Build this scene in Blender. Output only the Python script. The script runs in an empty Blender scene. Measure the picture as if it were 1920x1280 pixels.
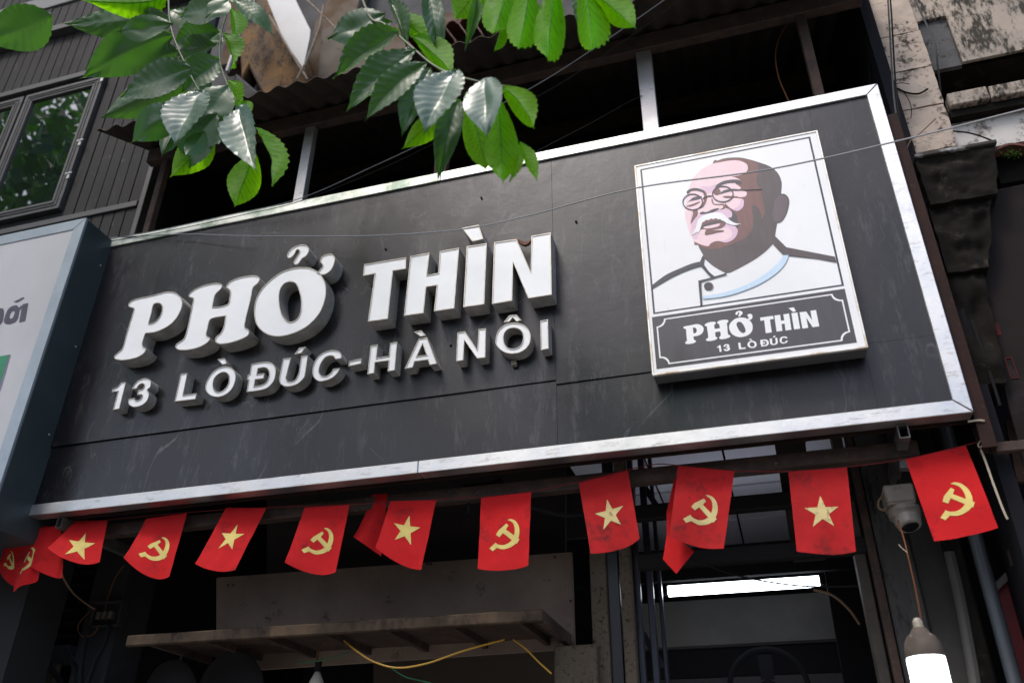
import bpy, bmesh, math, random
from mathutils import Vector, Matrix, noise
from mathutils.geometry import tessellate_polygon
random.seed(7)
S = bpy.context.scene
COL = S.collection
R = math.radians

# ------------------------------------------------------------------ camera
# axes of the place seen from the camera (image x, image y, depth); the shop front is the plane Y = const
AX = (0.95734502, -0.14079759, -0.25232232)
AY = (0.28887944, 0.48530249, 0.82524552)
AZ = (0.00626007, -0.86293542, 0.50527545)
F = 1609.331
EYE = Vector((0, 0, 1.6))
cam_d = bpy.data.cameras.new('camera')
cam = bpy.data.objects.new('camera', cam_d)
COL.objects.link(cam)
rx = Vector((AX[0], AY[0], AZ[0])); ry = -Vector((AX[1], AY[1], AZ[1])); rz = -Vector((AX[2], AY[2], AZ[2]))
M4 = Matrix((rx, ry, rz)).transposed().to_4x4(); M4.translation = EYE
cam.matrix_world = M4
cam_d.sensor_width = 36; cam_d.lens = F / 1920 * 36
cam_d.clip_start = 0.05; cam_d.clip_end = 300
cam_d.dof.use_dof = True; cam_d.dof.focus_distance = 4.3; cam_d.dof.aperture_fstop = 1.8
S.camera = cam

# ------------------------------------------------------------------ sky, sun, exposure
SUN_DIR = Vector((0.42, 1.0, -1.70)).normalized()
w = bpy.data.worlds.new('World'); S.world = w; w.use_nodes = True
nt = w.node_tree
bg = nt.nodes['Background']
sky = nt.nodes.new('ShaderNodeTexSky'); sky.sky_type = 'NISHITA'; sky.sun_disc = False
sky.sun_elevation = math.asin(-SUN_DIR.z)
sky.sun_rotation = math.atan2(-SUN_DIR.x, -SUN_DIR.y)
sky.dust_density = 3.0; sky.ozone_density = 1.0; sky.air_density = 1.0
nt.links.new(sky.outputs[0], bg.inputs[0]); bg.inputs[1].default_value = 0.15
sl = bpy.data.lights.new('sun', 'SUN'); sl.energy = 1.15; sl.angle = R(14); sl.color = (1, .965, .92)
so = bpy.data.objects.new('sun', sl); COL.objects.link(so)
so.rotation_euler = SUN_DIR.to_track_quat('-Z', 'Y').to_euler(); so.location = (-3, -12, 12)
S.view_settings.view_transform = 'Standard'; S.view_settings.look = 'None'
S.view_settings.gamma = 1; S.view_settings.use_curve_mapping = False
S.view_settings.exposure = 0.76
S.cycles.use_denoising = True
S.cycles.max_bounces = 8; S.cycles.sample_clamp_indirect = 6

# ------------------------------------------------------------------ helpers
def ray(x, y):
    r = (x - 960, y - 640, F)
    return Vector((sum(a * b for a, b in zip(r, AX)), sum(a * b for a, b in zip(r, AY)), sum(a * b for a, b in zip(r, AZ))))
def at(x, y, Y):
    r = ray(x, y); return EYE + r * (Y / r.y)
def atz(x, y, z):
    r = ray(x, y); return EYE + r * ((z - EYE.z) / r.z)

def tag(o, label=None, cat=None, group=None, kind=None):
    if label: o['label'] = label
    if cat: o['category'] = cat
    if group: o['group'] = group
    if kind: o['kind'] = kind
    return o
WL = {}
def empty(name, loc, label, cat, group=None):
    o = bpy.data.objects.new(name, None); COL.objects.link(o); o.location = loc
    o.empty_display_size = .1
    WL[o.name] = Vector(loc)
    return tag(o, label, cat, group)
class MB:
    def __init__(s): s.v = []; s.f = []
    def add(s, vs, fs):
        n = len(s.v); s.v += [Vector(p) for p in vs]; s.f += [tuple(i + n for i in f) for f in fs]; return s
    def box(s, x0, x1, y0, y1, z0, z1):
        return s.add([(x0,y0,z0),(x1,y0,z0),(x1,y1,z0),(x0,y1,z0),(x0,y0,z1),(x1,y0,z1),(x1,y1,z1),(x0,y1,z1)],
            [(0,3,2,1),(4,5,6,7),(0,1,5,4),(1,2,6,5),(2,3,7,6),(3,0,4,7)])
    def bar(s, a, b, w, h, up=(0,0,1)):
        a = Vector(a); b = Vector(b); d = (b - a).normalized(); u = Vector(up)
        if abs(d.dot(u)) > .95: u = Vector((0,1,0))
        x = d.cross(u).normalized(); u = x.cross(d).normalized()
        c = [(-1,-1),(1,-1),(1,1),(-1,1)]
        return s.add([p + x * (i * w / 2) + u * (j * h / 2) for p in (a, b) for i, j in c],
            [(0,1,2,3),(7,6,5,4),(0,4,5,1),(1,5,6,2),(2,6,7,3),(3,7,4,0)])
    def tube(s, pts, r, n=6, cap=True, taper=None):
        pts = [Vector(p) for p in pts]; m = len(pts); vs = []; fs = []
        prev = None
        for i, p in enumerate(pts):
            d = (pts[min(i+1, m-1)] - pts[max(i-1, 0)]).normalized()
            if prev is None:
                u = d.cross(Vector((0,0,1)) if abs(d.z) < .9 else Vector((1,0,0))).normalized()
            else:
                u = (prev - d * prev.dot(d)).normalized()
            prev = u; v = d.cross(u)
            rr = r if taper is None else r + (taper - r) * i / (m - 1)
            vs += [p + (u * math.cos(2*math.pi*k/n) + v * math.sin(2*math.pi*k/n)) * rr for k in range(n)]
        for i in range(m - 1):
            for k in range(n):
                fs.append((i*n+k, i*n+(k+1)%n, (i+1)*n+(k+1)%n, (i+1)*n+k))
        if cap: fs += [tuple(range(n))[::-1], tuple((m-1)*n+k for k in range(n))]
        return s.add(vs, fs)
    def lathe(s, prof, c, n=24, axis=None):
        c = Vector(c); vs = []; fs = []; m = len(prof)
        q = Vector((0,0,1)).rotation_difference(Vector(axis)) if axis else None
        for r, z in prof:
            for k in range(n):
                p = Vector((r*math.cos(2*math.pi*k/n), r*math.sin(2*math.pi*k/n), z))
                vs.append(c + (q @ p if q else p))
        for i in range(m-1):
            for k in range(n): fs.append((i*n+k, i*n+(k+1)%n, (i+1)*n+(k+1)%n, (i+1)*n+k))
        fs += [tuple(range(n))[::-1], tuple((m-1)*n+k for k in range(n))]
        return s.add(vs, fs)
    def prism(s, loops, y0, y1, inset=None):
        """loops: [outer, holes...] of (x, z); solid between y0 (front) and y1 (back)"""
        flat = [p for l in loops for p in l]; n = len(flat)
        tri = tessellate_polygon([[Vector((p[0], p[1], 0)) for p in l] for l in loops])
        vs = [(p[0], y0, p[1]) for p in flat] + [(p[0], y1, p[1]) for p in flat]
        fs = []
        for t in tri:
            a, b, c = (flat[i] for i in t)
            ccw = (b[0]-a[0])*(c[1]-a[1]) - (b[1]-a[1])*(c[0]-a[0]) > 0
            t = tuple(t) if ccw else tuple(t)[::-1]
            fs.append(t); fs.append(tuple(i + n for i in t[::-1]))
        k = 0
        for li, l in enumerate(loops):
            m = len(l)
            ar = sum(l[i][0]*l[(i+1)%m][1] - l[(i+1)%m][0]*l[i][1] for i in range(m))
            fl = (ar > 0) == (li == 0)
            for i in range(m):
                a, b = k + i, k + (i+1) % m
                fs.append((b, a, a + n, b + n) if fl else (a, b, b + n, a + n))
            k += m
        return s.add(vs, fs)
    def sheet(s, loops, y):
        flat = [p for l in loops for p in l]
        tri = tessellate_polygon([[Vector((p[0], p[1], 0)) for p in l] for l in loops])
        fs = []
        for t in tri:
            a, b, c = (flat[i] for i in t)
            ccw = (b[0]-a[0])*(c[1]-a[1]) - (b[1]-a[1])*(c[0]-a[0]) > 0
            fs.append(tuple(t) if ccw else tuple(t)[::-1])
        return s.add([(p[0], y, p[1]) for p in flat], fs)
    def build(s, name, m, parent=None, smooth=False, bevel=0, label=None, cat=None, group=None, kind=None, origin=None):
        lo = Vector((min(p[i] for p in s.v) for i in range(3))); hi = Vector((max(p[i] for p in s.v) for i in range(3)))
        o3 = Vector(origin) if origin is not None else ((lo + hi) / 2 if parent else Vector(((lo.x+hi.x)/2, (lo.y+hi.y)/2, lo.z)))
        me = bpy.data.meshes.new(name)
        me.from_pydata([tuple(p - o3) for p in s.v], [], s.f); me.update()
        if m: me.materials.append(m)
        if smooth:
            me.polygons.foreach_set('use_smooth', [True] * len(me.polygons))
            me.set_sharp_from_angle(angle=R(smooth if smooth is not True else 40))
        o = bpy.data.objects.new(name, me); COL.objects.link(o)
        pw = WL[parent.name] if parent else Vector((0,0,0))
        o.location = o3 - pw; WL[o.name] = o3
        if parent: o.parent = parent
        if bevel:
            b = o.modifiers.new('bevel', 'BEVEL'); b.width = bevel; b.segments = 1; b.limit_method = 'ANGLE'
        return tag(o, label, cat, group, kind)
def box(name, m, x0, x1, y0, y1, z0, z1, parent=None, **k):
    return MB().box(x0, x1, y0, y1, z0, z1).build(name, m, parent, **k)

def smooth_loop(pts, k=5, closed=True):
    """Catmull-Rom through the points; a third value marks a sharp corner"""
    n = len(pts); out = []
    for i in range(n if closed else n - 1):
        p0, p1, p2, p3 = (pts[(i+j) % n] if closed else pts[max(0, min(n-1, i+j))] for j in (-1, 0, 1, 2))
        if len(p1) > 2 and len(p2) > 2:
            out.append((p1[0], p1[1])); continue
        a = (p1 if len(p1) > 2 else p0); d = (p2 if len(p2) > 2 else p3)
        for s in range(k):
            t = s / k
            out.append(tuple(.5*((2*p1[c]) + (-a[c]+p2[c])*t + (2*a[c]-5*p1[c]+4*p2[c]-d[c])*t*t + (-a[c]+3*p1[c]-3*p2[c]+d[c])*t**3) for c in (0, 1)))
    if not closed: out.append((pts[-1][0], pts[-1][1]))
    return out
def offset_loop(l, d):
    """move a loop to its left-hand side by d when it runs counter-clockwise (into the area)"""
    n = len(l); ar = sum(l[i][0]*l[(i+1)%n][1] - l[(i+1)%n][0]*l[i][1] for i in range(n))
    sg = 1 if ar > 0 else -1; out = []
    for i in range(n):
        a, b, c = Vector(l[i-1]), Vector(l[i]), Vector(l[(i+1) % n])
        e1 = (b - a); e2 = (c - b)
        if e1.length < 1e-7 or e2.length < 1e-7: e1 = e2 = (c - a)
        n1 = Vector((-e1.y, e1.x)).normalized(); n2 = Vector((-e2.y, e2.x)).normalized()
        m = n1 + n2
        m = m.normalized() if m.length > 1e-6 else n1
        k = min(2.2, 1 / max(.3, m.dot(n1)))
        out.append(tuple(b + m * (d * sg * k)))
    return out
def ZM(ox, oy, s):
    return lambda pts: [(ox + p[0]/s, oy + p[1]/s) + tuple(p[2:]) for p in pts]
def plane(pts, Y):
    out = []
    for p in pts:
        q = at(p[0], p[1], Y); out.append((q.x, q.z) + tuple(p[2:]))
    return out
def catmull3(pts, k=6):
    pts = [Vector(p) for p in pts]; n = len(pts); out = []
    for i in range(n - 1):
        p0, p1, p2, p3 = pts[max(0,i-1)], pts[i], pts[i+1], pts[min(n-1,i+2)]
        for s in range(k):
            t = s / k
            out.append(.5*((2*p1) + (p2-p0)*t + (2*p0-5*p1+4*p2-p3)*t*t + (3*p1-p0-3*p2+p3)*t**3))
    return out + [pts[-1]]

# ------------------------------------------------------------------ materials
def M(name, c1, c2=None, scale=4.0, rough=.6, metal=0.0, stretch=(1,1,1), lo=.35, hi=.65, c3=None, s3=20.0, lo3=.6, hi3=.75, st3=(1,1,1),
      a3=.45, bump=0.0, c4=None, s4=3.0, w4=.012, st4=(1,1,1), bscale=60.0, spec=None, rvar=0.0, coat=0.0, detail=6):
    if spec is None: spec = .5 if rough < .56 else .12
    m = bpy.data.materials.new(name); m.use_nodes = True; t = m.node_tree; N = t.nodes; L = t.links
    b = N['Principled BSDF']
    b.inputs['Roughness'].default_value = rough; b.inputs['Metallic'].default_value = metal
    b.inputs['Specular IOR Level'].default_value = spec; b.inputs['Coat Weight'].default_value = coat
    b.inputs['Coat Roughness'].default_value = .08
    b.inputs['Base Color'].default_value = (*c1, 1)
    geo = N.new('ShaderNodeNewGeometry')
    def nz(sc, st, l, h, det=detail):
        mp = N.new('ShaderNodeMapping'); mp.inputs['Scale'].default_value = st
        L.new(geo.outputs['Position'], mp.inputs[0])
        n = N.new('ShaderNodeTexNoise'); n.inputs['Scale'].default_value = sc; n.inputs['Detail'].default_value = det
        n.inputs['Roughness'].default_value = .62
        L.new(mp.outputs[0], n.inputs['Vector'])
        r = N.new('ShaderNodeMapRange'); r.inputs['From Min'].default_value = l; r.inputs['From Max'].default_value = h
        L.new(n.outputs[0], r.inputs[0]); return n, r
    col = None
    if c2:
        n, r = nz(scale, stretch, lo, hi)
        mx = N.new('ShaderNodeMix'); mx.data_type = 'RGBA'
        L.new(r.outputs[0], mx.inputs[0]); mx.inputs[6].default_value = (*c1, 1); mx.inputs[7].default_value = (*c2, 1)
        col = mx.outputs[2]
        if rvar:
            q = N.new('ShaderNodeMapRange'); q.inputs['To Min'].default_value = rough - rvar; q.inputs['To Max'].default_value = rough + rvar
            L.new(r.outputs[0], q.inputs[0]); L.new(q.outputs[0], b.inputs['Roughness'])
    if c3:
        n, r = nz(s3, st3, lo3, hi3)
        nf, rf = nz(s3*7, st3, .5-1/(2*a3), .5+1/(2*a3), 8) if a3 else (None, None)
        if a3:
            ad = N.new('ShaderNodeMath'); ad.operation = 'ADD'; L.new(n.outputs[0], ad.inputs[0]); L.new(rf.outputs[0], ad.inputs[1])
            sb_ = N.new('ShaderNodeMath'); sb_.operation = 'SUBTRACT'; L.new(ad.outputs[0], sb_.inputs[0]); sb_.inputs[1].default_value = .5
            rf.clamp = False; L.new(sb_.outputs[0], r.inputs[0])
        mx = N.new('ShaderNodeMix'); mx.data_type = 'RGBA'
        L.new(r.outputs[0], mx.inputs[0])
        if col: L.new(col, mx.inputs[6])
        else: mx.inputs[6].default_value = (*c1, 1)
        mx.inputs[7].default_value = (*c3, 1); col = mx.outputs[2]
    if c4:
        mp = N.new('ShaderNodeMapping'); mp.inputs['Scale'].default_value = st4; L.new(geo.outputs['Position'], mp.inputs[0])
        n = N.new('ShaderNodeTexNoise'); n.inputs['Scale'].default_value = s4; n.inputs['Detail'].default_value = 3; n.inputs['Distortion'].default_value = 1.5
        L.new(mp.outputs[0], n.inputs['Vector'])
        d1 = N.new('ShaderNodeMath'); d1.operation = 'SUBTRACT'; L.new(n.outputs[0], d1.inputs[0]); d1.inputs[1].default_value = .5
        d2 = N.new('ShaderNodeMath'); d2.operation = 'ABSOLUTE'; L.new(d1.outputs[0], d2.inputs[0])
        r = N.new('ShaderNodeMapRange'); r.inputs['From Min'].default_value = w4; r.inputs['From Max'].default_value = 0; L.new(d2.outputs[0], r.inputs[0])
        n2, r2 = nz(s4*1.7, (1,1,1), .5, .68)
        mu = N.new('ShaderNodeMath'); mu.operation = 'MULTIPLY'; L.new(r.outputs[0], mu.inputs[0]); L.new(r2.outputs[0], mu.inputs[1])
        mx = N.new('ShaderNodeMix'); mx.data_type = 'RGBA'; L.new(mu.outputs[0], mx.inputs[0])
        if col: L.new(col, mx.inputs[6])
        else: mx.inputs[6].default_value = (*c1, 1)
        mx.inputs[7].default_value = (*c4, 1); col = mx.outputs[2]
    if col: L.new(col, b.inputs['Base Color'])
    if bump:
        n, r = nz(bscale, (1,1,1), 0, 1)
        bm = N.new('ShaderNodeBump'); bm.inputs['Strength'].default_value = bump; bm.inputs['Distance'].default_value = .01
        L.new(n.outputs[0], bm.inputs['Height']); L.new(bm.outputs[0], b.inputs['Normal'])
    return m
def emit(name, c, s):
    m = M(name, (.8,.8,.8)); b = m.node_tree.nodes['Principled BSDF']
    b.inputs['Emission Color'].default_value = (*c, 1); b.inputs['Emission Strength'].default_value = s
    return m
m_panel = M('sign_panel_black', (.0034,.0027,.0040), (.0085,.0072,.0096), 1.3, .33, stretch=(1,1,.55), c3=(.050,.046,.052), s3=8, lo3=.54, hi3=.84, a3=.7, st3=(1.6,1,.35), bump=.18, bscale=5, rvar=.10, c4=(.085,.085,.095), s4=1.8, w4=.007, st4=(1,1,.6), spec=.46)
m_alu = M('brushed_steel', (.54,.535,.525), (.63,.625,.615), 6, .46, 1.0, c3=(.36,.34,.31), s3=30, lo3=.56, hi3=.75, st3=(.4,1,1.6), bump=.08, bscale=40, rvar=.10, c4=(.72,.71,.69), s4=14, w4=.025)
m_alu_mouldy = M('weathered_steel', (.50,.52,.48), (.20,.25,.20), 7, .45, .8, lo=.42, hi=.62, c3=(.55,.5,.42), s3=22, lo3=.6, hi3=.7, bump=.06)
m_ret = M('letter_metal', (.44,.435,.42), (.30,.285,.265), 16, .42, .2, c3=(.20,.15,.11), s3=45, lo3=.60, hi3=.72, st3=(1,1,.5), bump=.05)
m_rim = M('letter_rim', (.46,.44,.40), (.32,.28,.23), 30, .4, .4)
m_face = M('white_acrylic', (.82,.825,.83), (.76,.765,.77), 3, .26, c3=(.55,.53,.50), s3=60, lo3=.70, hi3=.80, coat=.08)
m_print = M('print_white', (.83,.825,.82), (.78,.775,.775), 2.5, .28, c3=(.62,.62,.62), s3=12, lo3=.66, hi3=.85, st3=(1.5,1,.3), coat=.3)
def pm(name, c, k=.78): return M(name, c, tuple(x*k for x in c), 14, .30, stretch=(2.5,1,.35), coat=.25)

# ------------------------------------------------------------------ ground
m_pave = M('pavement_concrete', (.30,.29,.27), (.22,.21,.20), 2, .85, bump=.2)
m_asph = M('asphalt', (.05,.05,.052), (.065,.063,.06), 3, .9, bump=.3, bscale=90)
box('pavement', m_pave, -40, 40, -1.2, 12, -.3, 0, kind='structure')
box('road', m_asph, -120, 120, -9.5, -1.204, -.5, -.14, kind='structure')
box('ground', m_pave, -150, 150, -150, -9.504, -.5, -.02, kind='structure')

# ------------------------------------------------------------------ shop sign
YP = 3.40
SX0, SX1, SZ0, SZ1 = -3.735, .8345, 3.055, 4.841          # outer edge of the steel frame
IX0, IX1, IZ0, IZ1 = -3.676, .773, 3.114, 4.780           # inner edge
sign = empty('shop_sign', (-1.45, 3.45, SZ0), 'wide black shop sign with a steel frame and raised white letters', 'sign', None)
sx = [IX0-.03, -.826, IX1+.03]
zs = 3.356
# cladding sheets, each lifting a little at its joints
def sheet(x0, x1, z0, z1, y=(YP, YP, YP, YP), n=10):
    mb = MB(); vs = []; fs = []
    for j in range(n+1):
        for i in range(n+1):
            u, v = i/n, j/n
            yy = y[0]*(1-u)*(1-v)+y[1]*u*(1-v)+y[2]*u*v+y[3]*(1-u)*v
            yy += .0016*noise.noise(Vector((x0+(x1-x0)*u, z0+(z1-z0)*v, 3.1))*2.2)
            vs.append((x0+(x1-x0)*u, yy, z0+(z1-z0)*v))
    k = len(vs); vs += [(p[0], YP+.03, p[2]) for p in vs]
    for j in range(n):
        for i in range(n):
            a = j*(n+1)+i; fs.append((a, a+1, a+n+2, a+n+1))
    rim = [i for i in range(n+1)] + [j*(n+1)+n for j in range(1, n+1)] + [n*(n+1)+i for i in range(n-1,-1,-1)] + [j*(n+1) for j in range(n-1,0,-1)]
    for i in range(len(rim)):
        a, b = rim[i], rim[(i+1) % len(rim)]; fs.append((b, a, a+k, b+k))
    mb.add(vs, fs).build('panel', m_panel, sign, smooth=30)
g = .0008
def split(*a): return a
pu = 3.372                                                # height of the long horizontal joint
zj = (at(300, 812, YP).z, at(1000, 727, YP).z, at(1640, 643, YP).z)
sheet(sx[0], sx[1]-g, zj[0]+.003, IZ1+.03, (YP-.006, YP-.003, YP, YP))
sheet(sx[0], sx[1]-g, IZ0-.03, zj[0]-.002, (YP, YP, YP+.003, YP+.006))
sheet(sx[1]+g, .5, zj[1]+.003, IZ1+.03, (YP-.004, YP, YP, YP))
sheet(sx[1]+g, .5, IZ0-.03, zj[1]-.002, (YP, YP, YP+.001, YP+.003))
sheet(.5008, sx[2], zj[1]+.001, IZ1+.03); sheet(.5008, sx[2], IZ0-.03, zj[1])
box('backing', M('sign_back', (.03,.028,.027), rough=.9), SX0+.01, SX1-.01, YP+.034, YP+.07, SZ0+.02, SZ1-.02, sign)
# steel frame bars with mitred corners; y from -0.008 proud of the panel
def barp(pts, m=m_alu): MB().prism([pts], YP-.012, YP+.062).build('frame_bar', m, sign, bevel=.0025)
e = .0012
xj = at(828, 320, YP).x; xk = at(785, 880, YP).x
m_alu_g = m_alu_mouldy
barp([(SX0+e,SZ1),(xj-e,SZ1),(xj-e,IZ1),(IX0+e,IZ1)], m_alu_g)
barp([(xj+e,SZ1),(SX1-2*e,SZ1),(IX1-e,IZ1),(xj+e,IZ1)])
barp([(SX1,SZ1-2*e),(SX1,SZ0+2*e),(IX1,IZ0+e),(IX1,IZ1-e)])
barp([(SX0+2*e,SZ0),(IX0+e,IZ0),(xk-e,IZ0),(xk-e,SZ0)])
barp([(xk+e,SZ0),(xk+e,IZ0),(IX1-e,IZ0),(SX1-2*e,SZ0)])
barp([(SX0,SZ0+e),(SX0,SZ1-e),(IX0,IZ1-e),(IX0,IZ0+e)])
# holes left by old screws and a bent bracket under the lettering
for (hx, hy) in ((723.7, 468), (1080.5, 416.5), (846, 648.5), (903, 372)):
    p = at(hx, hy, YP)
    MB().lathe([(.006, 0), (.006, .004)], (p.x, YP-.0075, p.z), 8, (0,1,0)).build('screw_hole', M('hole_black', (.004,.004,.004), rough=1), sign)
p = at(966, 685, YP)
MB().box(p.x-.012, p.x+.012, YP-.03, YP-.004, p.z-.012, p.z+.012).build('socket', M('old_socket', (.35,.32,.22), (.10,.09,.07), 60, .6), sign, bevel=.003)

# ------------------------------------------------------------------ raised letters
z5 = ZM(200,520,7.1125); z6 = ZM(400,440,5.819); z7 = ZM(670,420,4.923); z8 = ZM(190,640,6.4); zA = ZM(450,600,6); zB = ZM(740,580,6)
def sh(pts): return [(p[0], p[1], 1) for p in pts]
s1 = 1
L1 = {
 'P': [z5([(290,375),(300,340),(340,305),(420,280),(560,250),(700,215),(770,195),(840,190),(910,200),(965,235),(1000,285),(1012,340),(1000,410),(965,490),(920,560),(850,630),(770,680),(690,715),(620,735),(520,745,1),(500,800),(482,860),(480,905),(500,935),(525,945),(527,965),(505,1005),(460,1040),(400,1070),(320,1090),(220,1105),(150,1100),(110,1085),(100,1060),(115,1030),(165,990),(200,955),(225,900),(260,770),(310,600),(360,430),(345,410),(305,395)]),
       z5([(650,348),(700,345),(728,365),(740,400),(735,450),(715,510),(680,560),(640,595),(600,612),(562,614,1),(575,560),(600,470),(622,375)])],
 'H': [z5([(1095,240),(1115,205),(1180,155),(1270,115),(1370,88),(1450,75),(1510,80),(1540,100),(1540,130),(1515,165),(1470,205),(1445,240),(1430,300),(1412,395,1)]) +
       z6([(60,785),(130,768),(165,745),(176,690),(183,640),(180,610),(165,595),(142,575),(150,545),(190,505),(260,475),(340,455),(420,445),(475,450),(505,470),(505,500),(480,535),(440,570),(428,600),(410,700),(385,800),(360,900),(345,985),(350,1015),(385,1035),(393,1060),(385,1090),(350,1120),(280,1150),(200,1175),(110,1192),(60,1190),(25,1170),(20,1140),(35,1110),(75,1075),(100,1035),(120,970),(130,888,1)]) +
       z5([(1500,527),(1430,540),(1385,560),(1365,600),(1345,690),(1330,760),(1345,785),(1375,800),(1378,825),(1350,865),(1300,900),(1220,935),(1130,960),(1050,970),(980,970),(935,955),(918,925),(930,890),(970,860),(1020,825),(1045,780),(1075,680),(1110,520),(1140,370),(1155,290),(1140,275),(1105,262)])],
 'O': [z6([(445,830),(455,740),(490,650),(550,565),(640,480),(740,410),(850,370),(960,355),(1060,365),(1150,410),(1200,480),(1228,560),(1228,660),(1200,770),(1150,870),(1080,950),(1000,1015),(900,1065),(800,1097),(700,1110),(610,1095),(530,1050),(475,985),(450,910)]),
       z6([(845,515),(890,525),(920,570),(940,630),(955,700),(957,790),(945,860),(915,915),(870,945),(825,950),(785,925),(750,870),(730,800),(720,720),(720,650),(735,590),(765,545),(805,520)])],
 'horn': [z6([(1128,422,1),(1161,385),(1190,350),(1190,325),(1170,300),(1170,270),(1190,235),(1240,215),(1290,210),(1320,235),(1328,275),(1310,340),(1275,395),(1225,430),(1180,437)])],
 'hook': [z6([(805,235),(815,200),(850,155),(900,125),(960,108),(1010,115),(1040,145),(1040,190),(1010,235),(970,260),(945,295),(925,318),(890,325),(878,300),(895,265),(925,215),(940,185),(930,165),(910,165),(900,185),(880,220),(850,250),(820,255)])],
 'T': [sh(z7([(65,372),(452,307),(447,413),(330,432),(283,875),(97,902),(160,459),(52,480)]))],
 'H2': [sh(z7([(490,297),(668,266),(643,472),(748,452),(762,252),(940,220),(895,778),(707,806),(733,565),(637,580),(612,822),(430,848)]))],
 'I': [sh(z7([(1010,207),(1195,178),(1172,740),(978,768)]))],
 'grave': [sh(z7([(965,38),(1122,8),(1163,139),(1062,160)]))],
 'N': [sh(z7([(1263,170),(1470,140),(1600,440),(1608,110),(1785,80),(1795,652),(1578,686),(1437,350),(1430,708),(1243,738)]))],
}
L2 = {
 '1': [sh(z8([(128,607),(133,575),(195,545),(240,493),(298,487),(217,808),(140,820),(200,597)]))],
 '3': [z8([(370,573,1),(395,520),(440,470),(500,445),(550,443),(590,465),(597,510),(585,550),(553,580),(572,615),(570,660),(545,715),(495,760),(430,783),(375,783),(335,760),(322,720),(328,690,1),(400,675,1),(400,692),(415,708),(445,705),(475,685),(490,650),(478,637),(430,637,1),(445,582,1),(490,572),(512,545),(515,520),(500,505),(470,510),(440,535),(430,562,1)])],
 'L': [sh(z8([(955,390),(1035,378),(980,645),(1147,620),(1130,692),(878,722)]))],
 'O': [z8([(1250,550),(1265,480),(1310,400),(1380,335),(1460,302),(1530,302),(1585,335),(1612,390),(1610,460),(1585,540),(1530,610),(1450,655),(1370,665),(1300,640),(1260,595)]),
       z8([(1340,520),(1355,450),(1395,400),(1450,370),(1500,375),(1530,415),(1530,480),(1505,540),(1455,590),(1395,605),(1355,580)])],
 'grave': [sh(z8([(1395,215),(1480,200),(1510,268),(1452,277)]))],
 'D': [zA([(130,495,1),(230,475),(320,470),(370,490),(400,540),(403,600),(390,660),(355,720),(300,765),(220,790),(75,808,1),(98,672,1),(78,670,1),(90,612,1),(110,610,1)]),
       zA([(203,545,1),(270,532),(310,550),(327,590),(322,640),(300,690),(250,725),(158,745,1),(172,668,1),(266,655,1),(277,595,1),(190,608,1)])],
 'U': [zA([(487,433,1),(575,422,1),(530,600),(518,650),(535,685),(575,690),(620,670),(655,610),(670,545),(690,405,1),(765,395,1),(735,600),(710,660),(650,715),(580,742),(510,745),(460,720),(443,680),(445,640)])],
 'acute': [sh(zA([(668,312),(742,300),(690,372),(612,385)]))],
 'C': [zA([(1070,440,1),(1055,410),(1015,400),(960,420),(915,480),(890,550),(895,600),(925,628),(975,625),(1020,595),(1050,548,1),(1125,540,1),(1100,590),(1050,640),(980,675),(900,688),(850,665),(820,620),(818,550),(840,470),(890,400),(960,355),(1040,337),(1110,350),(1140,385),(1145,430,1)])],
 'dash': [sh(zA([(1228,462),(1367,432),(1365,490),(1220,520)]))],
 'H': [sh(zA([(1470,288),(1552,275),(1535,425),(1675,402),(1690,258),(1770,243),(1742,565),(1660,577),(1672,455),(1520,475),(1510,597),(1433,608)]))],
 'A': [sh(zB([(270,330),(365,313),(477,610),(393,625),(375,565),(225,585),(205,652),(112,668)])), sh(zB([(313,388),(357,510),(250,528)]))],
 'grave2': [sh(zB([(220,253),(300,235),(352,293),(290,303)]))],
 'N': [sh(zB([(707,260),(793,247),(930,455),(945,222),(1027,213),(1020,540),(927,552),(785,345),(772,570),(692,585)]))],
 'O2': [zB([(1135,360),(1150,270),(1195,205),(1260,165),(1340,150),(1420,160),(1485,200),(1523,260),(1530,320),(1515,390),(1465,450),(1400,485),(1320,498),(1245,485),(1180,445),(1145,400)]),
        zB([(1225,310),(1245,250),(1290,215),(1350,208),(1405,225),(1440,270),(1445,330),(1425,390),(1380,430),(1320,442),(1265,425),(1232,375)])],
 'circ': [sh(zB([(1228,143),(1290,68),(1370,60),(1428,122),(1370,135),(1330,90),(1290,138)]))],
 'I': [sh(zB([(1638,130),(1725,112),(1733,440),(1645,458)]))],
}
FLAT = {}
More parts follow.
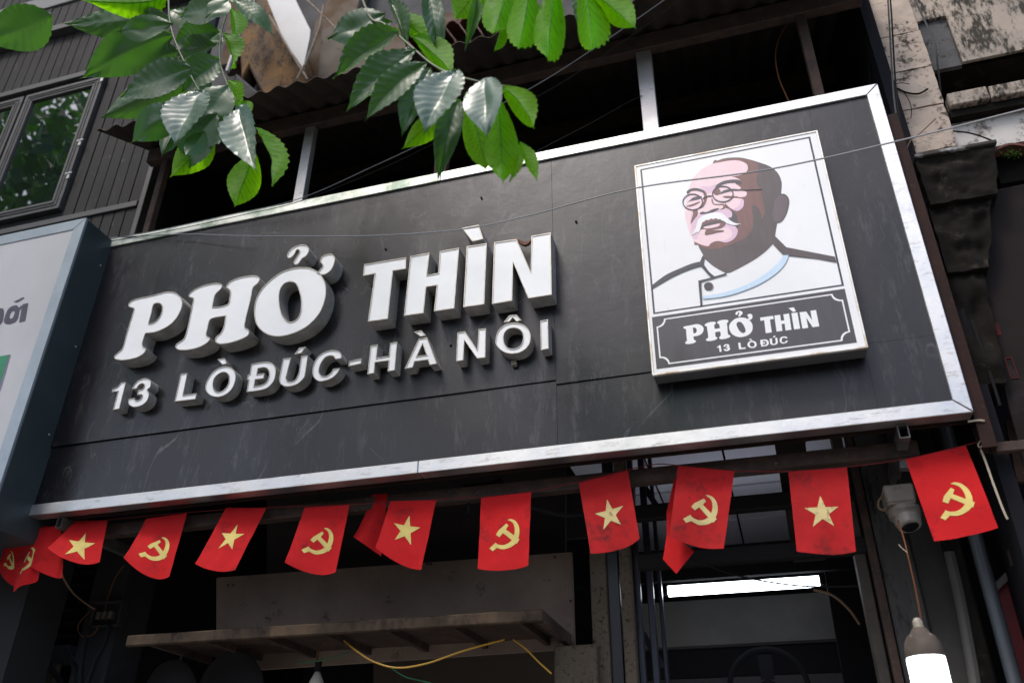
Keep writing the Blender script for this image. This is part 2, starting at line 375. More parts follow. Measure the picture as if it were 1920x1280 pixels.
def letter(key, loops, Yf, rimw, name='letter'):
    ls = [smooth_loop(plane(l, Yf)) for l in loops]
    FLAT[key] = ls
    yb = YP - .0095
    inn = [offset_loop(l, rimw if i == 0 else -rimw) for i, l in enumerate(ls)]
    mb = MB()
    for l, k in zip(ls, inn):                              # walls and the turned-in lip
        m = len(l); vs = [(p[0], yb+.012, p[1]) for p in l] + [(p[0], Yf, p[1]) for p in l]
        ar = sum(l[i][0]*l[(i+1)%m][1] - l[(i+1)%m][0]*l[i][1] for i in range(m))
        hole = l is not ls[0]; out = (ar > 0) != hole
        fs = []
        for i in range(m):
            a, b = i, (i+1) % m
            fs.append((a, b, b+m, a+m) if out else (b, a, a+m, b+m))
        mb.add(vs, fs)
    o = mb.build(name, m_ret, sign, smooth=35)
    rb = MB()
    for l, k in zip(ls, inn):
        m = len(l); vs = [(p[0], Yf-.0012, p[1]) for p in l] + [(p[0], Yf-.0012, p[1]) for p in k] + [(p[0], Yf+.004, p[1]) for p in k] + [(p[0], Yf+.004, p[1]) for p in l]
        ar = sum(l[i][0]*l[(i+1)%m][1] - l[(i+1)%m][0]*l[i][1] for i in range(m))
        hole = l is not ls[0]; out = (ar > 0) != hole
        for_ = []
        for i in range(m):
            a, b = i, (i+1) % m
            q = [(a, b, b+m, a+m), (a+m, b+m, b+2*m, a+2*m), (b, a, a+3*m, b+3*m)]
            for_ += q if out else [f[::-1] for f in q]
        rb.add(vs, for_)
    rb.build('letter_rim', m_rim, o, smooth=35)
    MB().sheet(inn, Yf+.0022).build('letter_face', m_face, o)
for k, v in L1.items(): letter('1'+k, v, YP-.095, .0048)
for k, v in L2.items(): letter('2'+k, v, YP-.068, .0038)

# ------------------------------------------------------------------ portrait light box
YB = 3.298
BX0, BX1, BZ0, BZ1 = -.3745, .5005, 3.345, 4.532
pbx = empty('portrait_sign', ((BX0+BX1)/2, 3.35, BZ0), 'upright white light box with a printed portrait of a moustached cook', 'sign')
m_box_side = M('lightbox_side', (.10,.10,.105), (.06,.06,.062), 5, .5)
m_box_rim = M('lightbox_rim', (.75,.72,.66), (.45,.33,.2), 9, .4, .3, lo=.5, hi=.7)
box('casing', m_box_side, BX0+.002, BX1-.002, YB+.004, YP-.0105, BZ0+.002, BZ1-.002, pbx, bevel=.003)
q = .007
for pts in ([(BX0,BZ1),(BX1,BZ1),(BX1-q,BZ1-q),(BX0+q,BZ1-q)], [(BX1,BZ1-.0006),(BX1,BZ0+.0006),(BX1-q,BZ0+q),(BX1-q,BZ1-q)], [(BX1,BZ0),(BX0,BZ0),(BX0+q,BZ0+q),(BX1-q,BZ0+q)], [(BX0,BZ0+.0006),(BX0,BZ1-.0006),(BX0+q,BZ1-q),(BX0+q,BZ0+q)]):
    MB().prism([pts], YB-.004, YB+.012).build('rim', m_box_rim, pbx)
box('print', m_print, BX0+q+.0005, BX1-q-.0005, YB-.0005, YB+.003, BZ0+q+.0005, BZ1-q-.0005, pbx)
m_k = pm('print_black', (.030,.028,.038)); m_dk = pm('print_brown', (.085,.062,.058)); m_rb = pm('print_russet', (.19,.082,.066)); m_pk = pm('print_pink', (.86,.62,.65), .94)
m_mv = pm('print_mauve', (.72,.50,.62), .92); m_wh = m_print; m_bl = pm('print_blue', (.55,.70,.83), .95); m_band = pm('print_band', (.052,.044,.046)); m_ear = pm('print_ear', (.115,.085,.085)); m_gl = pm('print_grey', (.055,.05,.062))
zC = ZM(1260,280,5.8167); zD = ZM(1200,440,4.5725)
layer = [0]
def pr(name, pts, m, smooth=True, holes=None, raw=False):
    layer[0] += 1
    Y = YB - .0008 - .0001*layer[0]
    l = pts if raw else plane(pts, YB)
    if smooth: l = smooth_loop(l, 4)
    ls = [[(p[0], p[1]) for p in l]]
    for h in holes or []:
        hh = h if raw else plane(h, YB)
        ls.append(smooth_loop(hh, 4) if smooth else [(p[0], p[1]) for p in hh])
    return MB().sheet(ls, Y).build(name, m, pbx)
fx0, fx1, fz0, fz1 = -.3470, .4632, 3.652, 4.5035; t = .0085
pr('border_line', [(fx0,fz0),(fx1,fz0),(fx1,fz1),(fx0,fz1)], m_k, False, [[(fx0+t,fz0+t),(fx1-t,fz0+t),(fx1-t,fz1-t),(fx0+t,fz1-t)]], True)
bx0, bx1, bz0, bz1 = -.3545, .4632, 3.3735, 3.6375
pr('name_band', [(bx0,bz0),(bx1,bz0),(bx1,bz1),(bx0,bz1)], m_band, False, None, True)
def notched(d, r, n=6):
    x0, x1, zz0, zz1 = bx0+d, bx1-d, bz0+d, bz1-d; out = []
    for cx, cz, a0 in ((x0,zz0,90),(x1,zz0,180),(x1,zz1,270),(x0,zz1,0)):
        arc = [(cx + r*math.cos(R(a0-90*i/n)), cz + r*math.sin(R(a0-90*i/n))) for i in range(n+1)]
        out += arc
    return out
pr('ornament_line', notched(.0165, .036), m_wh, False, [notched(.0225, .036)], True)
dark = zC([(440,160),(500,125),(580,100),(670,92),(760,95),(850,115),(950,145),(1050,180),(1120,225),(1170,285),(1195,360),(1195,430),(1190,485,1),(1230,490),(1265,520),(1280,570),(1272,640),(1250,710),(1215,775),(1180,803),(1148,810,1),(1135,880),(1125,945,1),(1100,1038,1)]) + \
       zD([(1060,160),(950,235),(780,325,1),(738,333,1),(640,278),(560,212),(543,178,1),(500,95)]) + zC([(280,950),(300,600)])
pr('head_shade', dark, m_dk)
pr('ear', zC([(1120,570),(1150,520),(1195,502),(1240,520),(1262,580),(1245,680),(1200,765),(1150,795),(1110,780),(1095,720),(1105,650)]), m_ear)
pr('cheek_shade', zC([(440,160),(500,128),(580,106),(670,99),(760,102),(860,125),(910,145),(935,180),(938,270),(920,320),(935,390),(965,440),(985,530),(1010,640),(1010,700),(980,760,1),(970,700),(940,640),(905,612),(875,620),(875,680),(885,760),(880,840),(860,900),(800,970),(700,1015),(600,1055),(500,1085),(420,1090),(350,1075),(290,1045),(240,1000),(300,600)]), m_rb)
pr('face', zC([(240,1000),(190,900),(160,800),(140,700),(146,620),(165,500),(190,410),(230,320),(290,250),(360,200),(440,160),(520,145),(600,130),(690,122),(760,135),(815,165),(828,205),(815,245),(770,275),(700,292),(645,296,1),(690,310),(735,330),(742,350),(690,372),(740,410),(750,432),(700,445),(800,460),(815,490),(790,520),(690,530),(770,545),(785,580),(775,630),(740,665),(705,675),(640,645),(590,600,1),(575,590,1),(585,640),(622,652),(655,695),(650,740),(620,752),(575,765),(600,800),(690,840),(717,880),(705,940),(660,990),(590,1017),(530,1003),(470,1005),(420,1030),(395,1057),(330,1045),(270,1020)]), m_pk)
pr('brow_shade', zC([(300,415),(350,405),(400,410),(440,395),(490,380),(520,385),(490,410),(460,470),(380,480),(340,440)]), m_mv)
pr('chin_shade', zC([(590,800),(690,840),(717,880),(705,940),(660,990),(590,1017),(530,1003),(600,985),(650,950),(655,900),(620,860),(560,850)]), m_mv)
pr('jaw_shade', zC([(222,680),(232,760),(215,830),(235,900),(285,920),(265,985),(215,930),(205,850),(205,740)]), m_mv)
pr('lip_shade', zC([(300,720),(400,700),(500,670),(580,655),(622,652),(655,695),(650,740),(620,752),(560,760),(480,740),(380,740),(260,850),(215,880),(230,790)]), m_mv)
pr('cheek_tint', zC([(770,545),(785,580),(775,630),(740,665),(705,675),(660,655),(720,630),(745,590),(750,545)]), m_mv)
pr('nose_shade', zC([(440,535),(455,590),(500,600),(560,598),(580,625),(576,650),(520,662),(555,640),(555,615),(500,612),(450,603),(430,560)]), m_rb)
pr('nose_line', zC([(320,440),(365,465),(382,510),(375,570),(345,630),(300,650),(330,600),(350,550),(345,490)]), m_rb)
pr('cheek_line', zC([(575,585),(600,640),(640,670),(690,700),(713,750),(716,865),(690,840),(640,790),(620,752),(652,740),(655,695),(622,655),(588,640)]), m_gl)
pr('smile_line', zC([(230,662),(275,662),(280,715),(240,770),(205,815),(215,760),(230,710)]), m_rb)
pr('eyebrow', zC([(160,470),(180,445),(230,428),(290,430),(340,455),(365,490),(330,472),(270,455),(210,460),(175,490)]), m_gl)
pr('eyebrow', zC([(470,425),(490,390),(550,355),(640,335),(720,335),(750,350),(755,380),(700,370),(620,372),(550,390),(500,412)]), m_gl)
pr('eye', zC([(160,595),(200,555),(240,525),(320,515),(312,540),(250,558),(195,568)]), m_gl)
pr('eye_fold', zC([(155,622),(200,608),(310,572),(260,606),(200,626)]), m_rb)
pr('eye', zC([(525,490),(560,455),(640,435),(720,440),(640,460),(580,475)]), m_gl)
pr('eye_fold', zC([(555,517),(640,513),(730,521),(650,533),(580,530)]), m_rb)
pr('eye_fold', zC([(455,470),(490,440),(510,430),(530,460),(520,490),(475,500)]), m_rb)
pr('nostrils', zC([(300,705),(330,685),(380,687),(450,655),(515,648),(490,667),(430,692),(340,708)]), m_gl)
pr('mouth', zC([(308,872),(320,810),(380,775),(460,755),(540,775),(585,800),(575,830),(530,862),(450,872),(400,880),(345,868)]), m_rb)
pr('mouth_line', zC([(318,845),(400,803),(500,785),(582,795),(500,806),(400,832),(322,858)]), m_gl)
pr('lower_lip', zC([(350,852),(430,832),(522,815),(508,842),(440,862),(362,868)]), m_pk)
pr('chin_line', zC([(358,928),(385,870),(450,882),(572,890),(480,912),(400,930)]), m_rb)
pr('moustache', zC([(212,935),(250,890),(265,840),(285,780),(330,735),(400,705),(480,694),(545,703),(590,740),(650,790),(700,812),(752,818,1),(690,832),(620,822),(570,790),(545,780,1),(525,765),(505,770,1),(480,758),(450,768,1),(425,762),(400,778,1),(375,775),(350,795,1),(330,805),(310,870),(287,922,1),(275,905),(240,930)]), m_wh)
def ring(c, rx_, ry_, t_, rot=0, n=28):
    o = []; i_ = []
    for k in range(n):
        a = 2*math.pi*k/n
        o.append((c[0]+rx_*math.cos(a), c[1]+ry_*math.sin(a))); i_.append((c[0]+(rx_-t_)*math.cos(a), c[1]+(ry_-t_)*math.sin(a)))
    return zC(o), zC(i_)
for c, a, b_ in (((226,579),112,92),((555,493),118,91)):
    o_, i_ = ring(c, a, b_, 12)
    pr('spectacle_lens_rim', o_, m_gl, False, [i_])
pr('spectacle_bridge', zC([(334,540),(370,515),(430,508),(438,518),(375,526),(342,548)]), m_gl)
pr('spectacle_arm', zC([(662,440),(720,444),(980,434),(982,444),(720,454),(662,452)]), m_gl, False)
pr('shoulder_line', zD([(100,440,1),(220,350),(350,290),(450,250),(515,235,1),(540,180,1),(555,202,1),(548,258,1),(590,318),(640,362,1),(741,332,1),(742,346,1),(620,380,1),(608,370,1),(560,315),(522,272,1),(430,300),(300,355),(180,422),(103,468,1)]), m_k)
pr('collar_line', zD([(500,398,1),(620,370,1),(741,331,1),(742,347,1),(530,408,1),(526,420,1),(536,612,1),(519,614,1)]), m_k)
pr('shoulder_band', zD([(1157,15),(1255,112),(1670,193),(1684,240),(1515,208),(1230,178),(1140,83)]), m_dk, False)
pr('coat_stripe', zD([(1230,180,1),(1275,180,1),(1240,260),(1150,350),(1000,440),(800,515),(650,545),(540,555,1),(535,530,1),(650,515),(800,475),(960,410),(1100,320),(1190,240)]), m_bl)
for dx_, m_ in ((8, m_rb), (0, m_k)):
    pr('coat_button', zD([(585+dx_+36*math.cos(R(a)), 445+33*math.sin(R(a))) for a in range(0,360,24)]), m_, False)
# small lettering on the band: the same letters, set straight
def maptext(keys, src, dst):
    (x0,z0,x1,z1), (u0,v0,u1,v1) = src, dst
    for k in keys:
        ls = [[(u0+(p[0]-x0)/(x1-x0)*(u1-u0), v0+(p[1]-z0)/(z1-z0)*(v1-v0)) for p in l] for l in FLAT[k]]
        MB().sheet(ls, YB-.0008-.0001*3.5).build('printed_letter', m_wh, pbx)
zd = lambda x, y: at(1200+x/4.5725, 440+y/4.5725, YB)
maptext(['1P','1H','1O','1horn','1hook'], (-3.299,3.866,-2.030,4.284), (zd(372,800).x, zd(440,934).z, zd(968,800).x, zd(860,712).z))
maptext(['1T','1H2','1I','1grave','1N'], (-1.826,3.852,-.814,4.222), (.104,3.474,.333,3.555))
maptext(['21','23','2L','2O','2grave','2D','2U','2acute','2C'], (-3.276,3.574,-1.907,3.740), (zd(658,955).x, zd(690,1006).z, zd(1268,900).x, zd(660,952).z))

# dry leaf caught behind the last big letter
m_dry = M('dry_leaf', (.16,.075,.045), (.09,.045,.03), 30, .7)
mb = MB(); vs = []; fs = []
nA, nB = 10, 4
a0 = at(957, 446, 3.345); a1 = at(1013, 436, 3.365)
for i in range(nA+1):
    for j in range(nB+1):
        u = i/nA; v = j/nB-.5; wd = .035*math.sin(math.pi*min(1,max(0,u*.94+.03)))+.004
        p = a0.lerp(a1, u) + Vector((0, v*.5*wd, -.012-abs(v)*1.3*wd+.012*math.sin(u*9)-.018*math.sin(math.pi*u)))
        vs.append(p)
for i in range(nA):
    for j in range(nB):
        a = i*(nB+1)+j; fs.append((a, a+1, a+nB+2, a+nB+1))
mb.add(vs, fs).build('dried_leaf', m_dry, None, smooth=True, label='curled brown dead leaf caught behind the last big raised letter', cat='leaf')

# ------------------------------------------------------------------ neighbour's sign (left)
m_nface = M('neighbour_face', (.47,.465,.475), (.40,.395,.40), 1.3, .35, stretch=(1,1,.5), c3=(.42,.40,.38), s3=7, lo3=.62, hi3=.85, st3=(2,1,.3), coat=.1)
m_nframe = M('neighbour_frame', (.33,.37,.40), (.27,.31,.34), 5, .4, .35)
m_nside = M('neighbour_side', (.045,.065,.072), (.035,.05,.055), 3, .45, .2, bump=.04, bscale=4)
nb = empty('neighbour_sign', (-5.2, 3.4, 2.95), 'pale grey lightbox sign with purple lettering left of the black sign', 'sign')
NX1, NY, NZ0, NZ1 = -3.742, 3.165, 2.93, 4.838
nfx = at(160, 418, NY).x
NX1 = nfx
MB().box(-7, NX1, NY+.012, 3.66, NZ0, NZ1-.004).build('casing', m_nside, nb, bevel=.003)
ft = .075
MB().prism([[(-7,NZ1),(NX1-.0006,NZ1),(NX1-ft-.0006,NZ1-ft),(-7,NZ1-ft)]], NY-.004, NY+.0115).build('frame_bar', m_nframe, nb, bevel=.002)
MB().prism([[(NX1,NZ1-.0012),(NX1,NZ0),(NX1-ft,NZ0+ft),(NX1-ft,NZ1-ft-.0012)]], NY-.004, NY+.0115).build('frame_bar', m_nframe, nb, bevel=.002)
MB().prism([[(NX1-.001,NZ0),(-7,NZ0),(-7,NZ0+ft),(NX1-ft-.001,NZ0+ft)]], NY-.004, NY+.0115).build('frame_bar', m_nframe, nb, bevel=.002)
box('face', m_nface, -7, NX1-ft-.001, NY+.001, NY+.0115, NZ0+ft+.001, NZ1-ft-.001, nb)
m_purple = pm('print_purple', (.075,.06,.085)); m_grn = pm('print_green', (.03,.22,.10)); m_pshadow = pm('print_violet', (.22,.17,.27))
zN = ZM(0,400,2.84375)
def npr(name, pts, m, k, holes=()):
    MB().sheet([plane(smooth_loop(zN(pts), 4), NY)] + [plane(smooth_loop(zN(h), 4), NY) for h in holes], NY - .0008*k).build(name, m, nb)
npr('printed_letter', [(120,484,1),(151,478,1),(135,574,1),(102,580,1)], m_purple, 1)
npr('printed_letter', [(38,520),(60,497),(88,490),(103,502),(112,488,1),(118,500),(104,520),(96,560),(74,583),(42,590),(24,582),(22,565)], m_purple, 1, [[(62,525),(78,522),(74,545),(66,558),(54,560),(52,548)]])
npr('printed_letter', [(72,472,1),(126,446,1),(130,452,1),(92,475,1)], m_purple, 1)
npr('printed_letter', [(-90,520,1),(-20,508,1),(12,506),(21,520),(18,560),(4,590),(-30,600),(-110,616,1)], m_purple, 1, [[(-40,545,1),(-12,538,1),(-16,566,1),(-46,574,1)]])
npr('printed_shape', [(-320,828,1),(50,752,1),(-2,925,1),(-320,1000,1)], m_grn, 2)
npr('printed_shape', [(-320,815,1),(58,752,1),(4,945,1),(-320,1020,1)], m_pshadow, 1)
for (x_, y_) in ((182.6,479.5),(132,634),(80,793)):
    p = atz(x_, y_, 0) if False else None
for zz in (4.62, 4.05, 3.5):
    MB().lathe([(.006,0),(.006,.004),(.002,.006)], (NX1-.0005, 3.36, zz), 8, (1,0,0)).build('rivet', m_ret, nb)

# ------------------------------------------------------------------ grey boarded building (left)
m_plank = M('grey_board', (.031,.029,.028), (.020,.0185,.0185), 2.5, .6, stretch=(3,3,.4), c3=(.09,.085,.08), s3=14, lo3=.62, hi3=.8, bump=.06)
m_trim = M('grey_trim', (.056,.053,.052), (.042,.04,.039), 6, .55, bump=.05)
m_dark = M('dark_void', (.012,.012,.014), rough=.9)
YL = 3.66
LX1 = -3.80
lb = empty('boarded_building', (-5.6, 4.2, 0), 'grey building clad in vertical boards with a dark two pane window', 'building')
box('wall', M('dark_backing', (.03,.03,.03), rough=.9), -9, LX1-.01, YL+.014, 3.95, 0, 9.4, lb)
pitch = .0925
proto = {}
def plank(x, z0, z1, wdt=pitch-.007):
    key = (round(z0,3), round(z1,3), round(wdt,3))
    if key not in proto:
        o = MB().box(x-wdt, x, YL-.006, YL+.0135, z0, z1).build('plank', m_plank, lb, bevel=.002); proto[key] = (o, x)
    else:
        src, sx_ = proto[key]; o = src.copy(); COL.objects.link(o); o.location = src.location + Vector((x - sx_, random.uniform(-.002,.002), 0))
wz0, wz1 = 5.47, 6.80
wx1 = -4.47
bz = at(160, 400, YL).z
sill_z = 5.34
x = LX1
i = 0
while x > -7.6:
    plank(x, 4.2, sill_z-.004); 
    if x > wx1 + .05: plank(x, sill_z+.055, wz1+.06)
    plank(x, wz1+.125, 7.50)
    if x < -5.0+1.3: plank(x, 7.62, 9.4)
    x -= pitch
    i += 1
box('sill_trim', m_trim, -8, LX1-.0, YL-.022, YL+.0135, sill_z, sill_z+.05, lb, bevel=.003)
box('trim', m_trim, -8, LX1+.002, YL-.03, YL+.0135, wz1+.065, wz1+.12, lb, bevel=.003)
box('ledge', m_trim, -8, LX1+.002, YL-.07, YL+.0135, 7.505, 7.56, lb, bevel=.003)
box('ledge', m_trim, -8, LX1+.002, YL-.045, YL+.0135, 7.565, 7.615, lb, bevel=.003)
box('corner_trim', m_trim, LX1+.003, LX1+.045, YL-.012, YL+.2, 4.3, 9.4, lb, bevel=.003)
m_glass = M('window_glass', (.006,.008,.008), rough=.015, spec=1.0, coat=.6)
m_glass.node_tree.nodes['Principled BSDF'].inputs['IOR'].default_value = 1.9
m_glass.node_tree.nodes['Principled BSDF'].inputs['Coat Roughness'].default_value = .01
def sash(x0, x1):
    mb = MB()
    f = .085
    mb.box(x0, x1, YL-.03, YL+.012, wz1-f, wz1).box(x0, x1, YL-.03, YL+.012, wz0, wz0+f)
    mb.box(x0, x0+f, YL-.0295, YL+.012, wz0+f, wz1-f).box(x1-f, x1, YL-.0295, YL+.012, wz0+f, wz1-f)
    for k_ in (.03, .055):
        mb.box(x0+k_, x1-k_, YL-.036, YL-.0305, wz1-k_-.008, wz1-k_).box(x0+k_, x1-k_, YL-.036, YL-.0305, wz0+k_, wz0+k_+.008)
        mb.box(x0+k_, x0+k_+.008, YL-.0355, YL-.0305, wz0+k_+.008, wz1-k_-.008).box(x1-k_-.008, x1-k_, YL-.0355, YL-.0305, wz0+k_+.008, wz1-k_-.008)
    o = mb.build('window', m_trim, lb, bevel=.002)
    box('pane', m_glass, x0+f-.004, x1-f+.004, YL-.012, YL-.006, wz0+f-.004, wz1-f+.004, o)
    return o
m_hinge = M('hinge_metal', (.45,.45,.43), rough=.4, metal=.8)
o = sash(wx1-.76, wx1-.01)
for zz in (wz0+.28, wz0+.60, wz1-.06):
    MB().box(wx1-.012, wx1+.012, YL-.05, YL-.0365, zz-.03, zz+.03).box(wx1-.03, wx1+.03, YL-.0545, YL-.0505, zz+.012, zz+.028).build('hinge', m_hinge, o, bevel=.003)
sash(wx1-1.535, wx1-.785)
sash(wx1-2.31, wx1-1.56)
box('pale_panel', M('pale_panel', (.22,.22,.22), rough=.6), -6.1, -4.95, YL-.02, YL+.01, 7.95, 8.12, lb)

# ------------------------------------------------------------------ shop building: upper opening, roof, interior
sb = empty('shop_building', (-1.4, 5.5, 0), 'narrow dark shop house with an open upper floor above the black sign', 'building')
m_steel_l = M('pale_post', (.55,.54,.53), (.42,.41,.40), 5, .4, .7, c3=(.25,.22,.19), s3=25, lo3=.62, hi3=.75, bump=.05)
m_rust = M('rusty_steel', (.055,.042,.038), (.095,.062,.048), 14, .75, .2, c3=(.20,.18,.17), s3=70, lo3=.64, hi3=.74, bump=.2)
m_roof = M('roof_sheet', (.045,.038,.034), (.07,.055,.045), 4, .75, .1, c3=(.03,.025,.022), s3=20)
m_room = M('shaded_room', (.012,.012,.0155), (.016,.0155,.018), 2, .95)  # near-black base puts the unlit rooms' shade into the wall colour
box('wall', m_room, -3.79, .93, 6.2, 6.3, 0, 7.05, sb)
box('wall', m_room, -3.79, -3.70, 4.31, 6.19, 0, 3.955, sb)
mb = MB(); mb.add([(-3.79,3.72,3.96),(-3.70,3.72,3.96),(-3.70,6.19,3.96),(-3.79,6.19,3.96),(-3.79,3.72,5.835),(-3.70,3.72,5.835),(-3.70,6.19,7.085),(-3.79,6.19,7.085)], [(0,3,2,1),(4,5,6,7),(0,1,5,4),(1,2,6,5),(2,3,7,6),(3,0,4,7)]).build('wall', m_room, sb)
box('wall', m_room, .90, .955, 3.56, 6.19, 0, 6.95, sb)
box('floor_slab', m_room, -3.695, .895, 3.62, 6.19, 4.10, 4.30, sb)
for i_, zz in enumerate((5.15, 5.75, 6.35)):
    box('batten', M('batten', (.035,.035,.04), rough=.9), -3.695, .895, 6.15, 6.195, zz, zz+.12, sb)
# posts behind the sign's top bar
def post(px, w_, m, y0=3.47, d=.05, lean=0):
    p = at(px[0], px[1], y0); z1 = 5.53
    MB().bar((p.x, y0+d/2, 4.3), (p.x+lean, y0+d/2, z1), w_, d, (0,1,0)).build('post', m, sb, bevel=.003)
post((1221,244), .085, m_steel_l); post((824,325), .075, m_rust); post((557,380), .065, m_steel_l); post((1537,178), .05, m_rust)
post((270,440), .045, m_rust)
MB().box(-3.64, .90, 3.46, 3.52, 5.535, 5.655).build('purlin', m_rust, sb, bevel=.004)
MB().box(-3.60, .90, 4.6, 4.66, 6.13, 6.25).build('purlin', m_rust, sb, bevel=.004)
ya, yb_, za, zb_ = 3.10, 6.28, 5.50, 7.11
mb = MB(); vs = []; fs = []
X0, X1 = -3.73, .93; per = .128; nx = 300
for lay, dz in ((0, 0), (1, .004)):
    for j in range(2):
        for i in range(nx+1):
            xx = X0+(X1-X0)*i/nx
            jag = .025*noise.noise(Vector((xx*1.7, 4, 0))) if j == 0 else 0
            vs.append((xx, (ya+jag, yb_)[j], (za+.012*noise.noise(Vector((xx*.8, 1, 2)))*(1-j), zb_)[j] + .017*math.cos(2*math.pi*xx/per) + dz))
n1 = nx+1
for i in range(nx):
    fs += [(i, i+n1, i+n1+1, i+1), (2*n1+i, 2*n1+i+1, 3*n1+i+1, 3*n1+i), (i, i+1, 2*n1+i+1, 2*n1+i)]
fs += [(0, 2*n1, 3*n1, n1), (nx, nx+n1, nx+3*n1, nx+2*n1)]
mb.add(vs, fs).build('corrugated_roof', m_roof, sb, smooth=50)

# weathered masonry and junk that shows above the roof edge
wb = empty('weathered_house', (-2.6, 5.6, 0), 'old brown house with peeling walls rising behind the corrugated roof', 'building')
m_brown = M('peeling_wall', (.10,.062,.036), (.15,.12,.095), 2.2, .85, lo=.42, hi=.58, c3=(.05,.035,.025), s3=5, lo3=.55, hi3=.66, st3=(1.5,1,.6), bump=.5, bscale=8)
m_greyw = M('grey_render', (.07,.068,.07), (.10,.098,.10), 3, .85, c3=(.06,.055,.055), s3=9, lo3=.6, hi3=.75, bump=.3, bscale=10)
m_ochre = M('ochre_wall', (.19,.105,.042), (.12,.085,.058), 3, .8, lo=.42, hi=.58, c3=(.05,.032,.02), s3=6, lo3=.48, hi3=.62, st3=(1.5,1,.7), a3=.9, bump=.6, bscale=10)
def px_slab(name, pts, Y, d, m, parent, **k):
    return MB().prism([[p[:2] for p in plane(pts, Y)]], Y, Y+d).build(name, m, parent, **k)
px_slab('wall', [(365,-60),(1250,-120),(1250,120),(300,300)], 5.75, .3, m_greyw, wb)
px_slab('masonry', [(440,-60),(520,-60),(596,175),(606,186),(512,215),(505,200),(466,124),(452,150)], 5.45, .22, m_ochre, wb, bevel=.02)
px_slab('masonry', [(455,-80),(468,20),(452,60),(442,118),(412,125),(440,-60)], 5.5, .18, m_brown, wb, bevel=.02)
px_slab('pier', [(655,-80),(700,-90),(655,70),(640,150),(560,175),(590,40)], 5.55, .16, m_brown, wb, bevel=.02)
px_slab('masonry', [(600,55),(660,25),(690,110),(690,170),(590,190)], 5.40, .2, M('pale_stone', (.10,.08,.062), (.15,.13,.105), 4, .85, c3=(.09,.06,.045), s3=9, lo3=.58, hi3=.66, bump=.5, bscale=9), wb, bevel=.03)
px_slab('masonry', [(690,60),(830,20),(960,20),(960,110),(700,180)], 5.5, .2, m_brown, wb, bevel=.03)
px_slab('rendered_ledge', [(440,135),(498,185),(490,215),(440,225)], 5.2, .3, m_greyw, wb, bevel=.02)
m_sheetw = M('white_sheet', (.36,.375,.39), (.29,.305,.315), 2, .4)
px_slab('white_board', [(480,-50),(530,-50),(554,0),(582,57),(580,74),(570,119),(568,128),(563,120),(532,76),(501,0)], 5.05, .03, m_sheetw, wb)
px_slab('pale_box', [(460,8),(475,0),(478,12),(463,32),(456,28)], 5.1, .1, m_sheetw, wb)
m_pole = M('pole_grey', (.42,.40,.40), (.33,.32,.32), 4, .5, .4)
MB().tube([at(480,-30,4.9), at(455,45,4.9), at(426,135,4.9)], .022, 10).build('downpipe', m_pole, wb, smooth=True)
m_tile = M('clay_tile', (.15,.055,.04), (.085,.045,.04), 9, .8, c3=(.03,.03,.025), s3=20, lo3=.55, hi3=.7, bump=.3)
ti = None
for i_ in range(7):
    c = at(768+26*i_, 66-6.5*i_, 5.2)
    mb = MB()
    n_ = 8
    prof = [(math.cos(math.pi*k/n_), math.sin(math.pi*k/n_)) for k in range(n_+1)]
    vs = []
    for yy, dz_ in ((0,0),(.35,.16)):
        for rr in (.062,.05):
            vs += [(c.x+a*rr, c.y+yy, c.z+b*rr+dz_) for a, b in prof]
    k_ = n_+1; fs = []
    for i in range(n_):
        fs += [(i, i+1, 2*k_+i+1, 2*k_+i), (k_+i, 3*k_+i, 3*k_+i+1, k_+i+1), (i, k_+i, k_+i+1, i+1)]
    mb.add(vs, fs).build('roof_tile', m_tile, wb, smooth=50)
for i_, (a, b) in enumerate((((588,10),(632,62)), ((575,-10),(592,28)), ((640,70),(708,132)))):
    pass
m_bamboo = M('batten_wood', (.30,.24,.18), (.2,.15,.11), 20, .7)
MB().tube([at(565,-10,4.95), at(612,36,4.95), at(660,85,4.95), at(715,140,4.95)], .010, 8).build('rail', m_bamboo, wb, smooth=True)
MB().tube([at(505,30,4.97), at(540,90,4.97), at(577,150,4.97)], .012, 8).build('rail', m_bamboo, wb, smooth=True)
MB().tube([at(607,10,4.9), at(600,50,4.9), at(575,115,4.9), at(556,150,4.9)], .012, 8).build('rail', m_bamboo, wb, smooth=True)

# ------------------------------------------------------------------ mouldy plaster building (right)
m_plas = M('mouldy_plaster', (.50,.405,.325), (.38,.315,.265), 3.5, .85, c3=(.06,.05,.04), s3=6, lo3=.52, hi3=.66, a3=.8, bump=.5, bscale=16, detail=14, c4=(.10,.085,.07), s4=5, w4=.012)
m_plas2 = M('stained_plaster', (.42,.345,.28), (.27,.235,.20), 3, .85, c3=(.045,.04,.033), s3=5, lo3=.47, hi3=.63, st3=(1.6,1,.6), a3=.8, bump=.5, bscale=14, detail=15)
m_plas3 = M('grey_plaster', (.11,.108,.11), (.07,.068,.068), 7, .9, c3=(.03,.03,.025), s3=12, lo3=.55, hi3=.66, bump=.4, bscale=16)
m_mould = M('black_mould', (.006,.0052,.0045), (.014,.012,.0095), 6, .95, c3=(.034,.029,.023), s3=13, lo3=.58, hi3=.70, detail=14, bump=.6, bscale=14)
pb = empty('plaster_building', (1.9, 4.4, 0), 'old cream plaster building streaked with black mould right of the sign', 'building')
YR = 3.60
m_plas_d = M('dark_side', (.010,.008,.006), (.02,.016,.012), 4, .95, bump=.4, bscale=12)  # near-black base colour over the whole side face
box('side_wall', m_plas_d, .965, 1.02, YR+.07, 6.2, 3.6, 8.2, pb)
px0 = at(1714, 283, YR).x - .0
pw = .20
